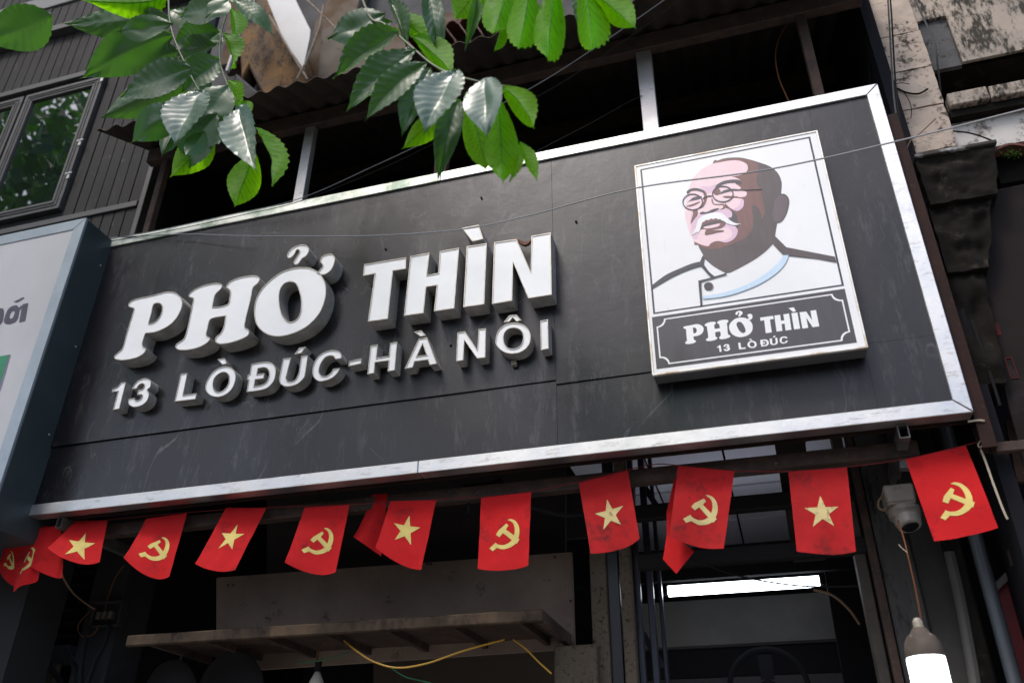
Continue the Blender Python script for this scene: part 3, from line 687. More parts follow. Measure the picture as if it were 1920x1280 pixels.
# pilaster blocks between the rough joints
zb = [4.535] + [at(*q_, YR).z for q_ in ((1693,208),(1678,137),(1652,72),(1630,10))]
zb += [zb[-1]+.36, zb[-1]+.72, zb[-1]+1.1]
def rough_block(name, x0, x1, z0, z1, y0, y1, m, amp=.02, taper=0, n=18, tr_=0, ed=1):
    mb = MB(); vs = []; fs = []
    for j in range(n+1):
        for i in range(n+1):
            u, v = i/n, j/n
            xx = x0+(x1-x0)*u + taper*(1-v)*(1-u) - tr_*(1-v)*u; zz = z0+(z1-z0)*v
            xx += ed*.012*noise.fractal(Vector((u*3, zz*9, x0)), 1, 2, 3)*(1 if u in (0, 1) else .5); zz += ed*.010*noise.fractal(Vector((xx*9, v*3, z0)), 1, 2, 3)*((1-v) if ed == 1 else 1)
            e_ = min(1, min(u,1-u,v,1-v)*8)
            vs.append((xx, y0+amp*noise.fractal(Vector((xx*7, zz*7, y0)), 1, 2, 4)*e_, zz))
    for j in range(n):
        for i in range(n):
            a = j*(n+1)+i; fs.append((a, a+1, a+n+2, a+n+1))
    k = len(vs); rim = [i for i in range(n+1)] + [j*(n+1)+n for j in range(1, n+1)] + [n*(n+1)+i for i in range(n-1,-1,-1)] + [j*(n+1) for j in range(n-1,0,-1)]
    vs += [(vs[i][0], y1, vs[i][2]) for i in rim]
    for i in range(len(rim)):
        i2 = (i+1) % len(rim); fs.append((rim[i2], rim[i], k+i, k+i2))
    fs.append(tuple(k+i for i in range(len(rim))))
    return mb.add(vs, fs).build(name, m, pb, smooth=60)
for a, b in zip(zb[:-1], zb[1:]):
    rough_block('block', px0+random.uniform(-.004,.004), px0+pw+random.uniform(-.006,.006), a+.004, b-.004, YR+random.uniform(0,.006), YR+.068, m_plas, .007, 0, 16, 0, .35)
box('pilaster_core', m_mould, px0+.012, px0+pw-.012, YR+.02, YR+.069, 4.54, 8, pb)
# upper wall with the sunk grey square and the dark opening
def rect_px(tl, br, Y):
    a = at(*tl, Y); b = at(*br, Y); return a.x, b.x, b.z, a.z
YW = YR+.035
oz1 = at(1752,127,YW).z; oz0 = at(1770,193,YW).z; ox0 = px0+pw+.008
rx0, rx1 = ox0+.0, at(1768,36,YW).x+.02
rz0, rz1 = at(1745,120,YW).z+.005, at(1722,40,YW).z
box('wall', m_plas2, rx1, 5.5, YW, YW+.02, oz1, 8.2, pb, bevel=.002)
box('wall', m_plas2, ox0, rx1-.001, YW+.002, YW+.022, rz1, 8.2, pb)
box('sunk_panel', m_plas3, ox0, rx1-.001, YW+.022, YW+.05, oz1+.002, rz1-.001, pb)
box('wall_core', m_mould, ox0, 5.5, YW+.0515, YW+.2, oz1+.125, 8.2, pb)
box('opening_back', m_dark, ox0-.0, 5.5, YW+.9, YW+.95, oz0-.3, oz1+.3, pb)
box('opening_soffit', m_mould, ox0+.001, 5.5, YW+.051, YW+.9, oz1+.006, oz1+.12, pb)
sx_ = ox0+.002
# window ledge of separate stones
xs = [sx_, at(1868,176,3.5).x, at(1990,150,3.5).x, 3.6]
for a, b in zip(xs[:-1], xs[1:]):
    box('ledge_stone', m_plas2, a+.003, b-.003, 3.57, YW+.3, oz0-.085+.002, oz0-.002+random.uniform(-.004,.004), pb, bevel=.005)
box('ledge_shadow', m_mould, sx_, 3.6, 3.605, YW+.2, oz0-.13, oz0-.0855, pb)  # dark strip stands in for the shadow under the ledge
lowz = 4.535
box('wall', M('pale_plaster', (.55,.52,.48), (.46,.43,.40), 3, .85, c3=(.14,.12,.095), s3=6, lo3=.5, hi3=.66, a3=.8, bump=.25, bscale=14, c4=(.06,.05,.04), s4=3, w4=.008), sx_, 3.6, YW+.02, YW+.25, lowz, oz0-.1305, pb)
# heavy bracket below, with its pale top edge
bx1 = at(1868, 268, 3.5).x
bl_ = at(1714, 292, 3.5)
bt = bl_.z
MB().prism([[ (bl_.x, bt-.022), (bl_.x, bt), (bx1, bt), (bx1, bt-.022)]], 3.485, 3.85).build('bracket_slab', M('slab_edge', (.40,.39,.38), (.05,.045,.04), 6, .8, lo=.48, hi=.56, bump=.3), pb, bevel=.004)
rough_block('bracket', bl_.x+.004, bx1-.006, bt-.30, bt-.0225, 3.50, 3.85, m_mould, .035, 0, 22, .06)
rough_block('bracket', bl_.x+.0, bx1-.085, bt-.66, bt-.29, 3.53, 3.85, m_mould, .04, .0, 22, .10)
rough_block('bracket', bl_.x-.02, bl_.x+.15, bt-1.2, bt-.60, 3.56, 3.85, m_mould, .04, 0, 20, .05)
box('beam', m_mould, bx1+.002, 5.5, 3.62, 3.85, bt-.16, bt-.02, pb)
# clay tiles on the lean-to roof at the edge of the picture
proto_t = None
for j in range(2):
    for i_ in range(9):
        c = at(1893, 277, 3.52); 
        if proto_t is None:
            mb = MB(); n_ = 8; vs = []
            prof = [((k/n_-.5)*.15, .028*abs(math.sin(math.pi*(k/n_)))**1.3) for k in range(n_+1)]
            for yy, dz_ in ((0,0),(.3,.10)):
                for th in (0, .012): vs += [(c.x+a, c.y+yy, c.z+b+dz_-th) for a, b in prof]
            k_ = n_+1; fs = []
            for i in range(n_):
                fs += [(i, i+1, 2*k_+i+1, 2*k_+i), (k_+i, 3*k_+i, 3*k_+i+1, k_+i+1), (i, k_+i, k_+i+1, i+1)]
            proto_t = mb.add(vs, fs).build('roof_tile', m_tile, pb, smooth=50); base_t = proto_t.location.copy()
        else:
            o = proto_t.copy(); COL.objects.link(o)
            o.location = base_t + Vector((.15*i_+.04*j, .18*j+random.uniform(-.01,.01), .075*j)); o.rotation_euler = (0, random.uniform(-.06,.06), random.uniform(-.08,.08))
m_moss = M('moss', (.05,.12,.012), (.03,.07,.01), 60, .95)
mc = at(1898, 288, 3.505); mb = MB()
for k in range(160):
    p = mc + Vector((random.gauss(0,.022), random.gauss(0,.008), random.gauss(0,.012))); a = Vector([random.gauss(0,1) for _ in range(3)]).normalized()*.006; b = Vector([random.gauss(0,1) for _ in range(3)]).normalized()*.006
    mb.add([p, p+a, p+b], [(0,1,2)])
mb.build('moss', m_moss, None, label='small tuft of green moss on the clay tile edge', cat='moss', kind='stuff')

# ------------------------------------------------------------------ steelwork under and beside the sign
fr = empty('sign_bracket_frame', (-1.4, 3.6, 2.9), 'rusty steel brackets and beams carrying the black sign', 'steel frame')
m_rb2 = M('red_rust', (.034,.017,.014), (.022,.013,.011), 8, .7, .2, c3=(.07,.045,.03), s3=40, lo3=.62, hi3=.72, bump=.15)
m_oldsteel = M('dull_steel', (.17,.165,.16), (.10,.09,.08), 12, .55, .5, bump=.1)
def hollow(x0, x1, z0, z1, y0, y1, m, t_=.0035):
    mb = MB()
    mb.box(x0, x0+t_, y0, y1, z0, z1).box(x1-t_, x1, y0, y1, z0, z1).box(x0+t_+.0004, x1-t_-.0004, y0+.0004, y1, z0, z0+t_).box(x0+t_+.0004, x1-t_-.0004, y0+.0004, y1, z1-t_, z1)
    return mb.build('bracket_tube', m, fr)
a = at(1690, 790, 3.43); hollow(a.x-.021, a.x+.019, SZ0-.062, SZ0-.004, 3.425, 4.05, m_oldsteel)
a = at(112, 968, 3.43); hollow(a.x-.021, a.x+.015, SZ0-.062, SZ0-.004, 3.44, 4.0, m_oldsteel)
# upright angle at the sign's right edge, running past its lower corner
MB().box(SX1+.004, SX1+.056, 3.425, 3.431, 2.92, 4.66).box(SX1+.050, SX1+.056, 3.4315, 3.50, 2.92, 4.66).box(SX1+.004, SX1+.05, 3.494, 3.50, 2.92, 4.66).build('upright', m_rb2, fr)
box('lower_angle', m_rb2, SX0+.2, SX1, 3.472, 3.478, SZ0-.012, SZ0+.08, fr)
box('crossbeam', m_rust, SX0+.1, .64, 3.56, 3.62, SZ0-.085, SZ0-.02, fr, bevel=.004)
box('crossbeam', m_rust, .9, 1.03, 3.50, 3.53, 2.925, 2.965, fr, bevel=.003)
MB().bar(at(1700, 880, 3.6), at(1692, 800, 3.6), .05, .04).build('brace', m_oldsteel, fr)
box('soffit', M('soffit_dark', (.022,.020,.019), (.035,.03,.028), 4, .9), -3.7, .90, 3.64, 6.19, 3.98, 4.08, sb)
# ------------------------------------------------------------------ dark tin panel and red awning at the right edge
m_tin = M('dark_tin', (.015,.011,.010), (.009,.007,.0065), 3, .65, .05, spec=.1, c3=(.045,.036,.040), s3=3.5, lo3=.54, hi3=.78, a3=.2, bump=.05, bscale=5)  # the lighter patches are soft sheen painted into the colour
px_back = box('backdrop_wall', m_dark, .97, 7, 4.4, 4.5, 0, 4.5, pb)
tp = [(p[0], p[1]) for p in plane([(1786,370),(1803,430),(1918,862),(1960,1040),(2250,1000),(2150,300)], 3.60)]
tin = MB().prism([tp], 3.60, 3.615).build('tin_panel', m_tin, None, label='dark brown sheet metal panel with red paint specks at the right edge', cat='panel', bevel=.004)
m_red2 = M('flaky_red', (.09,.010,.010), (.04,.010,.010), 40, .6)
for cx_, cy_, ww, hh in ((1848,548,.010,.028),(1870,617,.009,.030)):
    p = at(cx_, cy_, 3.60); MB().box(p.x-ww, p.x+ww, 3.5975, 3.5995, p.z-hh, p.z+hh).build('paint_fleck', m_red2, tin)
p = at(1895, 690, 3.60)
MB().box(p.x-.012,p.x-.008,3.597,3.5995,p.z-.05,p.z+.05).box(p.x+.014,p.x+.018,3.597,3.5995,p.z-.05,p.z+.05).box(p.x-.0075,p.x+.0135,3.597,3.5995,p.z-.05,p.z-.045).box(p.x-.0075,p.x+.0135,3.597,3.5995,p.z+.045,p.z+.05).build('slot', m_red2, tin)
ra = empty('red_hoarding', (1.3, 4.0, 1.6), 'deep red painted board with a pale slanted edge strip at lower right', 'board')
m_redb = M('red_board', (.19,.012,.014), (.13,.01,.012), 4, .55)
px_slab('board', [(1866,1102),(1925,1040),(2200,980),(2300,1500),(1960,1500)], 3.9, .04, m_redb, ra)
MB().bar(at(1864,1104,3.88), at(1990,975,3.88), .025, .015, (0,1,0)).build('edge_strip', m_oldsteel, ra)
for k, (a, b) in enumerate((((1846,780),(1905,1060)), ((1893,790),(1915,905)))):
    MB().bar(at(*a, 3.75), at(*b, 3.75), .035, .03, (0,1,0)).build('strut', m_rust, fr)
# right-hand column of the shop with pipes
cl = empty('street_column', (.8, 4.0, 0), 'stained grey concrete column with pipes at the right of the doorway', 'column')
m_col = M('stained_concrete', (.085,.082,.078), (.05,.048,.046), 4, .85, stretch=(1,1,.3), c3=(.02,.018,.016), s3=8, lo3=.55, hi3=.68, st3=(2,1,.4), bump=.4, bscale=12)
m_pvc = M('pvc_grey', (.07,.08,.09), (.055,.06,.068), 3, .4)
zt = 3.9
def column_px(name, xa, xb, yrow, Y, d, m, z0=0, z1=3.95, **k):
    a = at(xa, yrow, Y); b = at(xb, yrow, Y); return box(name, m, a.x, b.x, Y, Y+d, z0, z1, cl, **k)
column_px('shaft', 1672, 1738, 1150, 3.95, .3, m_col, bevel=.006)
column_px('shaft', 1741, 1800, 1150, 3.90, .3, M('dark_concrete', (.05,.047,.044), (.035,.032,.03), 4, .85, bump=.4, bscale=12), bevel=.006)
column_px('shaft', 1802, 1838, 1150, 3.84, .3, m_mould, bevel=.01)
column_px('conduit', 1652, 1668, 1150, 3.97, .05, m_rust)
column_px('jamb', 1624, 1646, 1150, 4.02, .1, M('worn_jamb', (.07,.058,.05), (.10,.085,.075), 9, .7), bevel=.004)
a = at(1868, 1150, 3.80); MB().tube([(a.x, 3.8, 0), (a.x, 3.8, 3.9)], .027, 14).build('drainpipe', m_pvc, cl, smooth=True)
pts = catmull3([at(1780,1035,3.85), at(1800,1120,3.85), at(1815,1200,3.84), at(1830,1290,3.84), at(1838,1400,3.84)])
MB().tube(pts, .022, 8).build('creeper_root', m_col, cl, smooth=True)

# ------------------------------------------------------------------ shop front below the sign
m_boardw = M('dusty_board', (.30,.23,.18), (.22,.165,.13), 3, .75, c3=(.09,.07,.05), s3=10, lo3=.62, hi3=.76, bump=.05)
m_boardd = M('dim_board', (.06,.052,.048), (.048,.042,.04), 2, .8)
m_beige = M('speckled_post', (.15,.12,.09), (.11,.088,.066), 5, .8, c3=(.05,.035,.025), s3=55, lo3=.56, hi3=.64, bump=.15)
bd = empty('fascia_board', (-1.9, 4.14, 2.2), 'long dusty white board under the flags above the canopy', 'board')
MB().prism([[p for p in plane([(405,1082),(1072,1034),(1078,1215),(405,1260)], 4.14)]], 4.14, 4.165).build('board', m_boardw, bd, bevel=.003)
for q_ in ((428,1088),(438,1088),(802,1049),(808,1049),(1040,1036),(1070,1118)):
    a = at(q_[0], q_[1]+8, 4.14); MB().lathe([(.007,0),(.006,.004),(.002,.005)], (a.x, 4.1395, a.z), 8, (0,-1,0)).build('screw', m_rust, bd)
px_slab('upper_board', [(500,900),(1060,868),(1060,1042),(500,1092)], 4.5, .03, m_boardd, bd)
px_slab('shadow_board', [(640,880),(1190,850),(1190,1000),(640,1040)], 4.75, .03, m_boardd, bd)
cn = empty('metal_canopy', (-2.0, 3.9, 2.42), 'grimy metal canopy with a rust streaked front edge below the white board', 'canopy')
cx0 = at(238,1190,3.62).x; cx1 = at(1018,1140,3.62).x; cz = at(1018,1140,3.62).z
m_canopy = M('canopy_edge', (.11,.075,.048), (.05,.036,.026), 7, .6, .2, c3=(.03,.022,.018), s3=3, lo3=.50, hi3=.68, st3=(2,1,1), a3=.5, bump=.1)
box('front_edge', m_canopy, cx0, cx1, 3.62, 3.65, cz-.052, cz, cn, bevel=.006)
box('side_edge', m_rust, cx1-.03, cx1, 3.651, 4.135, cz-.06, cz-.002, cn, bevel=.004)
box('deck', m_rust, cx0, cx1-.031, 3.651, 4.135, cz-.018, cz-.006, cn)
x = cx0+.12
while x < cx1-.1:
    box('rib', m_rust, x, x+.025, 3.652, 4.13, cz-.052, cz-.019, cn); x += .31
# door posts
dp = empty('door_frame', (-.6, 4.05, 0), 'speckled beige posts and dark grille bars beside the doorway', 'door frame')
def dpost(name, xa, xb, yrow, Y, d, m, z1=3.9, z0=0, **k):
    a = at(xa, yrow, Y); b = at(xb, yrow, Y); return box(name, m, a.x, b.x, Y, Y+d, z0, z1, dp, **k)
dpost('post', 1107, 1137, 1100, 4.05, .08, m_beige, 3.15, bevel=.004)
dpost('post', 1163, 1184, 1100, 4.05, .08, m_beige, 3.4, bevel=.004)
dpost('post', 1139, 1161, 1100, 4.08, .05, M('black_rail', (.02,.02,.022), rough=.35), 3.4, bevel=.003)
m_lav = M('painted_bar', (.05,.05,.07), (.035,.035,.05), 4, .3, .3)
dpost('grille_bar', 1189, 1200, 1100, 4.12, .04, m_lav, 3.9, bevel=.003)
dpost('grille_bar', 1212, 1224, 1100, 4.20, .04, m_lav, 3.9, bevel=.003)
dpost('grille_bar', 1233, 1240, 1100, 4.28, .04, m_lav, 3.9, bevel=.003)
MB().bar(at(1196,1170,4.3), at(1242,1250,4.3), .03, .02, (0,1,0)).build('grille_bar', m_lav, dp)
MB().bar(at(1204,905,4.26), at(1238,960,4.26), .03, .02, (0,1,0)).build('grille_bar', m_lav, dp)
box('capital', m_beige, at(1038,1212,3.98).x, at(1118,1212,3.98).x, 3.98, 4.13, 0, at(1080,1208,3.98).z, dp, bevel=.006)
tr = [(at(1300,950,4.0).z, .07), (at(1300,1044,4.0).z, .07)]
for zz, h_ in tr: box('transom', M('black_beam', (.02,.018,.018), rough=.7), at(1190,950,4.02).x, .62, 4.0, 4.06, zz-h_/2, zz+h_/2, dp, bevel=.004)
dv = at(1480,950,4.1); box('mullion', M('brown_post', (.05,.042,.036), rough=.7), dv.x-.02, dv.x+.12, 4.08, 4.14, at(1480,1050,4.1).z, 3.9, dp)

# lit room behind the door
ir = empty('back_room', (-.2, 5.5, 0), 'lit back room seen through the doorway with pale ceiling sheets', 'room')
m_ceil = M('ceiling_sheet', (.60,.60,.68), (.50,.50,.58), 1.5, .3)
xx0 = -1.0
for i_ in range(4):
    for j in range(3):
        box('ceiling_sheet', m_ceil, xx0+.42*i_+.004, xx0+.42*i_+.412, 4.32+.62*j+.01, 4.32+.62*j+.60, 3.42, 3.432, ir)
box('ceiling_beam', m_dark, -1.0, .70, 4.50, 4.54, at(1400,1078,4.5).z, at(1400,1018,4.5).z, ir)
box('panel', M('grey_bulkhead', (.16,.155,.15), (.12,.12,.115), 3, .7), -1.0, .60, 5.3, 5.34, at(1400,1205,5.3).z, at(1400,1125,5.3).z+.02, ir)
box('panel', m_room, -1.0, .60, 5.36, 5.40, at(1400,1262,5.3).z, at(1400,1205,5.3).z-.004, ir)
box('wall', M('dim_wall', (.22,.22,.25), rough=.6), -1.0, .60, 5.9, 5.95, 1.0, 3.0, ir)
box('door_leaf', m_dark, at(1560,1150,4.6).x, .88, 4.6, 4.66, 0, 3.4, ir)
m_tube = emit('tube_glow', (.84,.90,1.0), 6)
ta = at(1253,1108,4.66); tb = at(1536,1089,4.66); tb.z = ta.z = (ta.z+tb.z)/2
tl = empty('tube_light', (ta+tb)/2, 'glowing white tube light above the doorway', 'tube light')
MB().tube([ta, tb], .028, 14).build('tube', m_tube, tl, smooth=50)
m_wplas = M('white_plastic', (.6,.6,.6), rough=.4)
MB().box(ta.x-.05, tb.x+.05, 4.692, 4.699, ta.z+.0, ta.z+.035).build('batten', m_dark, tl)
for p in (ta, tb):
    d_ = -1 if p is ta else 1
    MB().box(min(p.x, p.x+d_*.03)+.001*d_, max(p.x, p.x+d_*.03)+.001*d_, 4.63, 4.691, p.z-.02, p.z+.03).build('end_cap', m_dark, tl, bevel=.004)
# hanging fan-like ring seen low in the doorway
fan = empty('wall_fan', at(1440,1255,5.0), 'dark round fan guard just in view low in the doorway', 'fan')
c = at(1442,1290,5.0); mb = MB()
mb.tube([(c.x+.20*math.cos(k*math.pi/14), 5.0, c.z+.20*math.sin(k*math.pi/14)) for k in range(29)], .016, 6)
mb.build('guard', m_dark, fan, smooth=True)
MB().lathe([(.02,-.02),(.045,-.015),(.045,.03),(.02,.05)], (c.x, 5.0, c.z), 12, (0,1,0)).build('hub', m_dark, fan)
for k in range(3):
    a_ = R(90+120*k); MB().bar((c.x+.046*math.cos(a_),5.0,c.z+.046*math.sin(a_)),(c.x+.18*math.cos(a_),5.01,c.z+.18*math.sin(a_)),.07,.006,(0,1,0)).build('blade', m_dark, fan)
# dim kitchen behind the canopy
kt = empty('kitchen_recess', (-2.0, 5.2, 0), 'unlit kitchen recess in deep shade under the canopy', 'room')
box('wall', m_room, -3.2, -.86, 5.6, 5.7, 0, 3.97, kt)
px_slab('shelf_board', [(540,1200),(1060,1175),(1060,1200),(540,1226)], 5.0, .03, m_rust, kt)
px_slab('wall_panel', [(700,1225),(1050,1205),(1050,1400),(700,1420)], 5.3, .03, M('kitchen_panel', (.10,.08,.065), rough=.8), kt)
# ------------------------------------------------------------------ neighbour's roller shutter and post, lower left
rs = empty('roller_shutter', (-5.6, 4.3, 0), 'dark slatted roller shutter beneath the pale neighbouring sign', 'shutter')
m_slat = M('shutter_slat', (.028,.026,.024), (.02,.019,.018), 4, .55, .2)
zs0 = at(60, 1212, 4.3).z; x1_ = at(165, 1130, 4.3).x
pr_s = None
for k in range(14):
    z0_ = zs0 + .075*k
    if pr_s is None:
        n_ = 5; vs = []
        for xx in (-8.0, x1_):
            vs += [(xx, 4.3-.012*math.sin(math.pi*i/n_), z0_+.072*i/n_) for i in range(n_+1)] + [(xx, 4.315, z0_+.072*i/n_) for i in range(n_+1)]
        k2 = 2*(n_+1); fs = []
        for i in range(n_):
            fs += [(i, i+k2, i+k2+1, i+1), (n_+1+i, n_+2+i, n_+2+i+k2, n_+1+i+k2)]
        pr_s = MB().add(vs, fs).build('slat', m_slat, rs, smooth=50); z_first = z0_
    else:
        o = pr_s.copy(); COL.objects.link(o); o.location = pr_s.location + Vector((0,0,.075*k))
box('backing', m_dark, -9, x1_+.05, 4.36, 4.4, 0, 4.5, rs)
m_stk = M('blue_sticker', (.02,.06,.22), rough=.4)
a = at(62, 1133, 4.28); MB().box(a.x-.055, a.x+.055, 4.283, 4.287, a.z-.017, a.z+.017).build('sticker', m_stk, rs)
box('fascia', M('pale_fascia', (.14,.145,.15), rough=.6), -8, x1_, 4.25, 4.33, at(60,1246,4.25).z, zs0-.012, rs, bevel=.003)
box('header', M('header_strip', (.17,.155,.14), rough=.6), -8, x1_-.12, 4.22, 4.30, at(60,1262,4.22).z, at(60,1247,4.22).z, rs, bevel=.003)
MB().bar(at(104,1244,4.2), at(88,1300,4.2), .06, .04, (0,1,0)).build('jamb', M('jamb_strip', (.2,.18,.15), rough=.6), rs)
gp = empty('grey_post', (-3.75, 4.0, 0), 'dark grey pillar below the left end of the black sign', 'pillar')
m_gpost = M('grey_pillar', (.038,.038,.04), (.028,.028,.029), 3, .7)
box('pillar', m_gpost, at(165,1130,4.05).x, at(228,1130,4.05).x, 4.05, 4.3, 0, 3.95, gp, bevel=.004)

# ------------------------------------------------------------------ bunting
m_flag = M('flag_red', (.52,.012,.014), (.44,.010,.012), 4, .75, c3=(.14,.012,.014), s3=9, lo3=.56, hi3=.80, bump=.25, bscale=220)
m_flag_dirty = M('flag_red_dirty', (.42,.014,.016), (.30,.012,.013), 5, .8, c3=(.05,.015,.015), s3=6, lo3=.55, hi3=.78, bump=.25, bscale=220)
m_yel = M('flag_yellow', (.70,.56,.18), (.58,.46,.16), 14, .75)
m_yel_d = M('flag_yellow_dull', (.62,.50,.24), (.46,.37,.17), 10, .8, c3=(.2,.15,.07), s3=30, lo3=.62, hi3=.72)
for m_ in (m_flag, m_flag_dirty):
    b_ = m_.node_tree.nodes['Principled BSDF']; b_.inputs['Sheen Weight'].default_value = .03
star = []
for k in range(10):
    r_ = 1 if k % 2 == 0 else .382
    star.append((r_*math.sin(math.pi*k/5), -r_*math.cos(math.pi*k/5)))
zh = lambda pts: [((p[0]-962)/268, (p[1]-285)/380) + tuple(p[2:]) for p in pts]
SICKLE = zh([(1110,420,1),(1128,418),(1152,430),(1172,460),(1176,500),(1162,538),(1134,556),(1095,564),(1058,556,1),(1035,571,1),(1018,556,1),(1050,529,1),(1064,539),(1095,543),(1128,530),(1147,502),(1150,468),(1138,438)])
HAMMER = zh([(1050,490,1),(1064,468,1),(1105,438,1),(1117,450,1),(1103,468,1),(1178,526,1),(1163,546,1),(1088,484,1),(1070,504,1)])
def flagmap(c, sag, bow, wav, ph):
    TL, TR, BR, BL = c
    nrm = (TR-TL).cross(BL-TL).normalized()
    dn = ((BL+BR)/2-(TL+TR)/2)
    def f(u, v, off=0.0):
        p = TL*(1-u)*(1-v)+TR*u*(1-v)+BR*u*v+BL*(1-u)*v
        p = p + dn*(sag*4*u*(1-u)*v*v) + nrm*(bow*4*u*(1-u)*v + wav*math.sin(5.2*u+2.2*v+ph)*v**.8 + .0045*noise.noise(Vector((u*2.6, v*3.2, ph*3+c[0].x)))*min(1, v*4) + .0016*noise.noise(Vector((u*9, v*7, ph+c[0].x))))
        return p + Vector((0, -1, 0))*off
    return f
def finemesh(loops, cuts=2):
    bm = bmesh.new()
    flat = [p for l in loops for p in l]
    vv = [bm.verts.new((p[0], p[1], 0)) for p in flat]
    for t_ in tessellate_polygon([[Vector((p[0], p[1], 0)) for p in l] for l in loops]):
        try: bm.faces.new([vv[i] for i in t_])
        except ValueError: pass
    for _ in range(cuts):
        e_ = [e for e in bm.edges if e.calc_length() > .06]
        if e_: bmesh.ops.subdivide_edges(bm, edges=e_, cuts=1, use_grid_fill=True)
    bmesh.ops.triangulate(bm, faces=bm.faces[:])
    bm.verts.index_update()
    r_ = [v.co.copy() for v in bm.verts], [tuple(v.index for v in f.verts) for f in bm.faces]
    bm.free(); return r_
GRP = 'red flags strung below the sign'
def flag(pts, emblem, label, Yt=3.50, Yb=3.46, sag=.05, bow=.012, wav=.006, ph=0., dirty=False, cu=.5, cv=.56, n=(18, 24), yb2=None, es=1.0):
    c = [at(*pts[0], Yt), at(*pts[1], Yt), at(*pts[2], yb2 or Yb), at(*pts[3], Yb)]
    f = flagmap(c, sag, bow, wav, ph)
    mb = MB(); nu, nv = n
    vs = [f(i/nu, j/nv) for j in range(nv+1) for i in range(nu+1)]
    fs = [(j*(nu+1)+i, (j+1)*(nu+1)+i, (j+1)*(nu+1)+i+1, j*(nu+1)+i+1) for j in range(nv) for i in range(nu)]
    o = mb.add(vs, fs).build('flag', m_flag_dirty if dirty else m_flag, None, smooth=60, label=label, cat='flag', group=GRP, origin=(c[0]+c[1])/2)
    my = m_yel_d if dirty else m_yel
    asp = (c[1]-c[0]).length / ((c[3]+c[2])/2-(c[0]+c[1])/2).length
    if emblem == 'star':
        l = [[(cu+p[0]*.305*es, cv+p[1]*.305*es*asp) for p in star]]; todo = [('star', l)]
    elif emblem == 'hammer':
        q_ = lambda ll: [((p[0]-.5)*es+cu, (p[1]-.56)*es+cv) for p in ll]
        todo = [('sickle', [q_(smooth_loop(SICKLE, 4))]), ('hammer', [q_(smooth_loop(HAMMER, 4))])]
    else: todo = []
    for i_, (nm, l) in enumerate(todo):
        v_, f_ = finemesh(l)
        v_, f_ = [f(p.x, p.y, .0016+.0004*i_) for p in v_], f_
        MB().add(v_, [t_ for t_ in f_]).build(nm, my, o, smooth=60)
    return o
# bunched flags at the far left, then along the cord to the right
flag([(10,1006),(33,1003),(30,1098),(-4,1066)], 'hammer', 'narrow crumpled red flag with hammer and sickle at the far left end', wav=.012, bow=.02, ph=1, sag=.1, Yb=3.48)
flag([(30,1004),(90,984),(66,1084),(22,1108)], 'hammer', 'creased red flag hanging in folds second from the left end', Yt=3.49, Yb=3.45, wav=.022, bow=.02, ph=.4, sag=.0)
flag([(74,990),(114,984),(117,1082),(60,1063)], None, 'plain looking folded dark red flag just left of the first yellow star', Yt=3.48, Yb=3.46, wav=.014, bow=.01, ph=2)
flag([(141,976),(202,975),(185,1050),(88,1025)], 'star', 'small wind blown red flag with yellow star nearest the pale neighbouring sign', sag=.14, bow=.03, wav=.012, ph=.5, cu=.52, cv=.66, es=1.06, Yb=3.40, yb2=3.44)
flag([(274,972),(351,961),(316,1078),(232,1045)], 'hammer', 'red flag with hammer and sickle blown left between the two leftmost stars', sag=.10, bow=.03, wav=.008, ph=1.2, cv=.60, Yb=3.40, yb2=3.45)
flag([(424,951),(499,952.5),(440,1066),(365,1055)], 'star', 'slanting red flag with clean yellow star under the number thirteen', sag=.05, bow=.022, wav=.008, ph=.2, cv=.50, Yb=3.40, yb2=3.43)
flag([(571,951),(655,946),(629,1072),(535,1055)], 'hammer', 'bright red flag with hammer and sickle over the left part of the white board', sag=.05, bow=.022, ph=2.2, Yb=3.42, yb2=3.45)
flag([(699,927),(727,925),(711,1039),(662,1006)], None, 'twisted red flag mostly hidden behind a star flag', Yt=3.56, Yb=3.55, wav=.02, bow=.0, ph=.8, sag=0)
flag([(732,939),(818,937),(789,1066),(704,1026)], 'star', 'red flag with yellow star in front of the twisted flag', sag=.05, bow=.02, ph=1.0, cv=.50, Yb=3.43, yb2=3.46)
flag([(902,933),(996,922),(990,1058),(895,1065)], 'hammer', 'upright red flag with hammer and sickle near the middle of the cord', sag=.035, bow=.02, ph=.4)
flag([(1085,905),(1177,881),(1199,1009),(1108,1038)], 'star', 'dusty dark red flag with yellow star left of the doorway', sag=.03, bow=.02, ph=1.7, dirty=True, cv=.54)
flag([(1271,873),(1377,883),(1357,1028),(1255,1006)], 'hammer', 'sooty red flag with hammer and sickle hung over a twisted flag tail', sag=.03, bow=.012, ph=2.4, dirty=True, cv=.56)
flag([(1478,884),(1588,876),(1605,1032),(1494,1033)], 'star', 'sooty red flag with yellow star over the lit doorway', sag=.03, bow=.012, ph=.9, dirty=True, cv=.53)
flag([(1698,861),(1811,835),(1872,987),(1752,1013)], 'hammer', 'large red flag with hammer and sickle next to the white security camera', sag=.02, bow=.01, ph=.0, cv=.60, es=.98)
